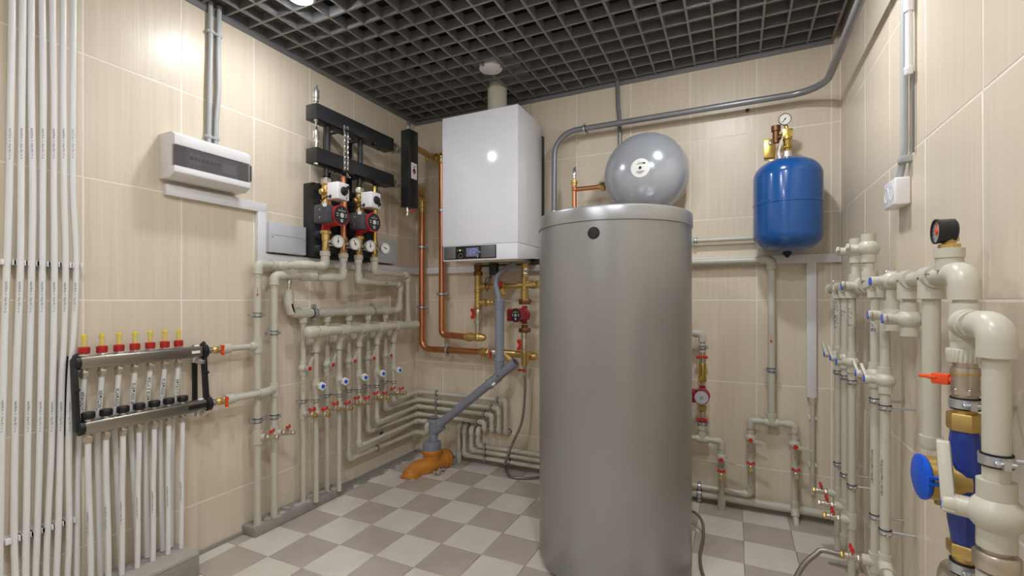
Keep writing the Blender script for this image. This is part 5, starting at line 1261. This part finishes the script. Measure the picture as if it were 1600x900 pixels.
MB().lathe((xr0, yM, zM(622)), -Z, [(0, .0155), (zM(622)-zM(648), .0155)], 18).build('nipple', 'brass', t)
# meter
m_ = thing('water_meter', 'blue water meter body with brass nuts and a flip lid register', 'water meter', (xr0, yM, zM(850)))
mb = MB(); hexnut(mb, (xr0, yM, (zM(645)+zM(672))/2), Z, .0255, zM(645)-zM(672)); mb.build('upper_nut', 'brass', m_)
mb = MB(); hexnut(mb, (xr0, yM, (zM(848)+zM(868))/2), Z, .0255, zM(848)-zM(868)); mb.lathe((xr0, yM, zM(866)), -Z, [(0, .0175), (.03, .0175)], 16); mb.build('lower_nut', 'brass', m_)
zz0 = zM(672); L_ = zM(672)-zM(850)
MB().lathe((xr0, yM, zz0), -Z, [(0, .0190), (L_*.06, .0205), (L_*.30, .0245), (L_*.48, .0270), (L_*.62, .0262), (L_*.80, .0235), (L_*.93, .0195), (L_, .0185)], 12).build('body', 'blue_meter', m_, sharp=25)
rd = V((-.9976, -.06, 0)).normalized(); zr_ = zM(752); rc = V((xr0, yM, zr_))
MB().lathe(rc, rd, [(0, .028), (.020, .028), (.022, .034), (.027, .034), (.028, .0372), (.055, .0372), (.057, .035)], 32).build('register', 'brass', m_)
lid = MB().lathe(rc+rd*.057, rd, [(0, .0382), (.003, .0395), (.006, .0390), (.008, .034)], 32).build('lid', 'blue_plastic', m_)
e_ = rd.cross(Z)
for sg in (-1, 1): MB().obox(rc+rd*.051-e_*.0385+Z*(.006+sg*.005), rd*.014, e_*.004, Z*.0022).build('hinge', 'blue_plastic', lid)
MB().obox(rc+rd*.035-Z*.040, rd*.006, e_*.005, Z*.006).build('seal_lug', 'brass', m_)
text(m_, 'Qn 2,5', rc-rd*0+V((-.62, -.78, 0)).normalized()*.0268-Z*.006, V((0, 0, 1)), V((-.62, -.78, 0)), .011, 'blue_plastic', name='cast_lettering')
clamp(m_, (xr0, yM, zM(886)), Z, X, .0180, OX)
# near riser with large elbow and ball valve
yN = YR(1557)
def zN(py): return ZR_(1557, py)
zbr = zM(505)
t = thing('near_riser', 'nearest thick pipe on the right wall, large elbow on top and white lever valve below', 'pipe', (xr0, yN, 0))
run(t, [(xr0-.004, yM-.008, zbr), (xr0, yN, zbr), (xr0, yN, .10)], .0165, rf=1.42)
MB().lathe((xr0-.002, yM-.014, zbr), -Y, [(0, .0260), (.012, .0245), (.018, .0245), (.019, .0225), (.030, .0225)], 22).build('tee_socket', 'ppr', t)
clamp(t, (xr0, yN, zN(718)), Z, X, .0168, OX)
zv = zN(803)
bvv = ball_valve(t, (xr0, yN, zv), Z, V((-.86, .36, 0)), V((-.1, .45, 1)), .0172, ll=.01, lever=False)
hd2 = V((-.86, .36, 0)).normalized(); q = V((xr0, yN, zv))+hd2*.044; lv = V((-.12, .38, 1)).normalized(); lv = (lv-hd2*lv.dot(hd2)*.6).normalized(); sd = hd2.cross(lv).normalized()
mb = MB().lathe(q-hd2*.002, hd2, [(0, .0165), (.018, .0155)], 18); mb.prism([(-.014, -.012), (.012, -.013), (.030, -.0115), (.094, -.0095), (.099, 0), (.094, .0095), (.030, .0115), (.012, .013), (-.014, .012)], q+hd2*.001, lv, sd, hd2*.017); mb.build('lever', 'ppr', bvv, bevel=.002)
MB().lathe(q+hd2*.0155, hd2, [(0, .0125), (.003, .0120)], 20).build('cap', 'blue_plastic', bvv)
mb = MB().lathe((xr0, yN, zN(842)), -Z, [(0, .0235), (.008, .0235)], 20); mb.build('coupling', 'ppr', t)
mb = MB().lathe((xr0, yN, (zN(862)+zN(892))/2-.013), Z, [(0, .0255), (.003, .0275), (.024, .0275), (.027, .0255)], 10); mb.build('union_nut', 'nickel', t)
MB().lathe((xr0, yN, zN(895)), -Z, [(0, .0235), (.05, .0235)], 20).build('coupling', 'ppr', t)
p = onR(1440, 905, .075); o = MB().tube(smooth([(xr0, yM-.005, zM(905)), (xr0-.005, yM+.03, zM(905)), (xr0-.005, yM+.05, zM(930))], 5), .0185, 14).build('pipe_elbow', 'nickel', None)
tag(o, 'metal pipe elbow at the foot of the water meter', 'pipe fitting')

# ================================================================ socket, conduits
t = thing('power_socket', 'white double power socket on the right wall under the ribbed conduit', 'socket', (XR, 1.638, 1.262))
sb = MB().box((XR-.036, 1.590, 1.262), (XR, 1.690, 1.337)).build('box', 'white_plastic', t, bevel=.005, seg=3)
for y in (1.6155, 1.6645):
    o = MB().lathe((XR-.0355, y, 1.300), -X, [(0, .0215), (.0012, .0215), (.0014, .0185), (-.010, .0180), (-.0102, .001)], 26).build('outlet', 'white_plastic', t)
    for sg in (-1, 1): MB().cyl((XR-.0262, y, 1.300+sg*.008), (XR-.0245, y, 1.300+sg*.008), .0028, n=10).build('pin_hole', 'brass_dark', o)
yq = onR(1412.5, 120, .014).y
o = corrugated('conduit', 'ribbed grey conduit running down the right wall to the socket', [(XR-.0135, yq, ZC+.25), (XR-.0135, yq, 1.9), (XR-.0135, yq, 1.5), (XR-.014, yq+.004, 1.40), (XR-.017, 1.628, 1.335)], .0092)
mb = MB().box((XR-.026, yq-.016, 1.375), (XR, yq+.012, 1.392)); mb.build('clip', 'conduit_grey', o, bevel=.002)
y2 = onR(1419.5, 60, .015).y
t = thing('vent_tube', 'white tube with end ring hanging beside the ribbed conduit, right wall', 'tube', (XR-.014, y2, 1.6))
zt0 = onR(1420, 113, .015).z; zt1_ = onR(1420, 18, .015).z
MB().cyl((XR-.0145, y2, zt0+.01), (XR-.0145, y2, zt1_+.01), .0078, n=16).build('tube', 'white_plastic', t)
MB().cyl((XR-.0145, y2, zt1_), (XR-.0145, y2, ZT-.05), .0112, n=18).build('sleeve', 'duct_white', t)
MB().lathe((XR-.0145, y2, zt0-.006), Z, [(0, .0085), (.003, .0100), (.011, .0100), (.012, .0108), (.020, .0108), (.022, .009)], 18).build('end_ring', 'white_plastic', t)
MB().cyl((XR-.006, y2-.002, 1.39), (XR-.006, y2-.002, zt0), .0030, n=10).build('cable', 'mid_grey', t)
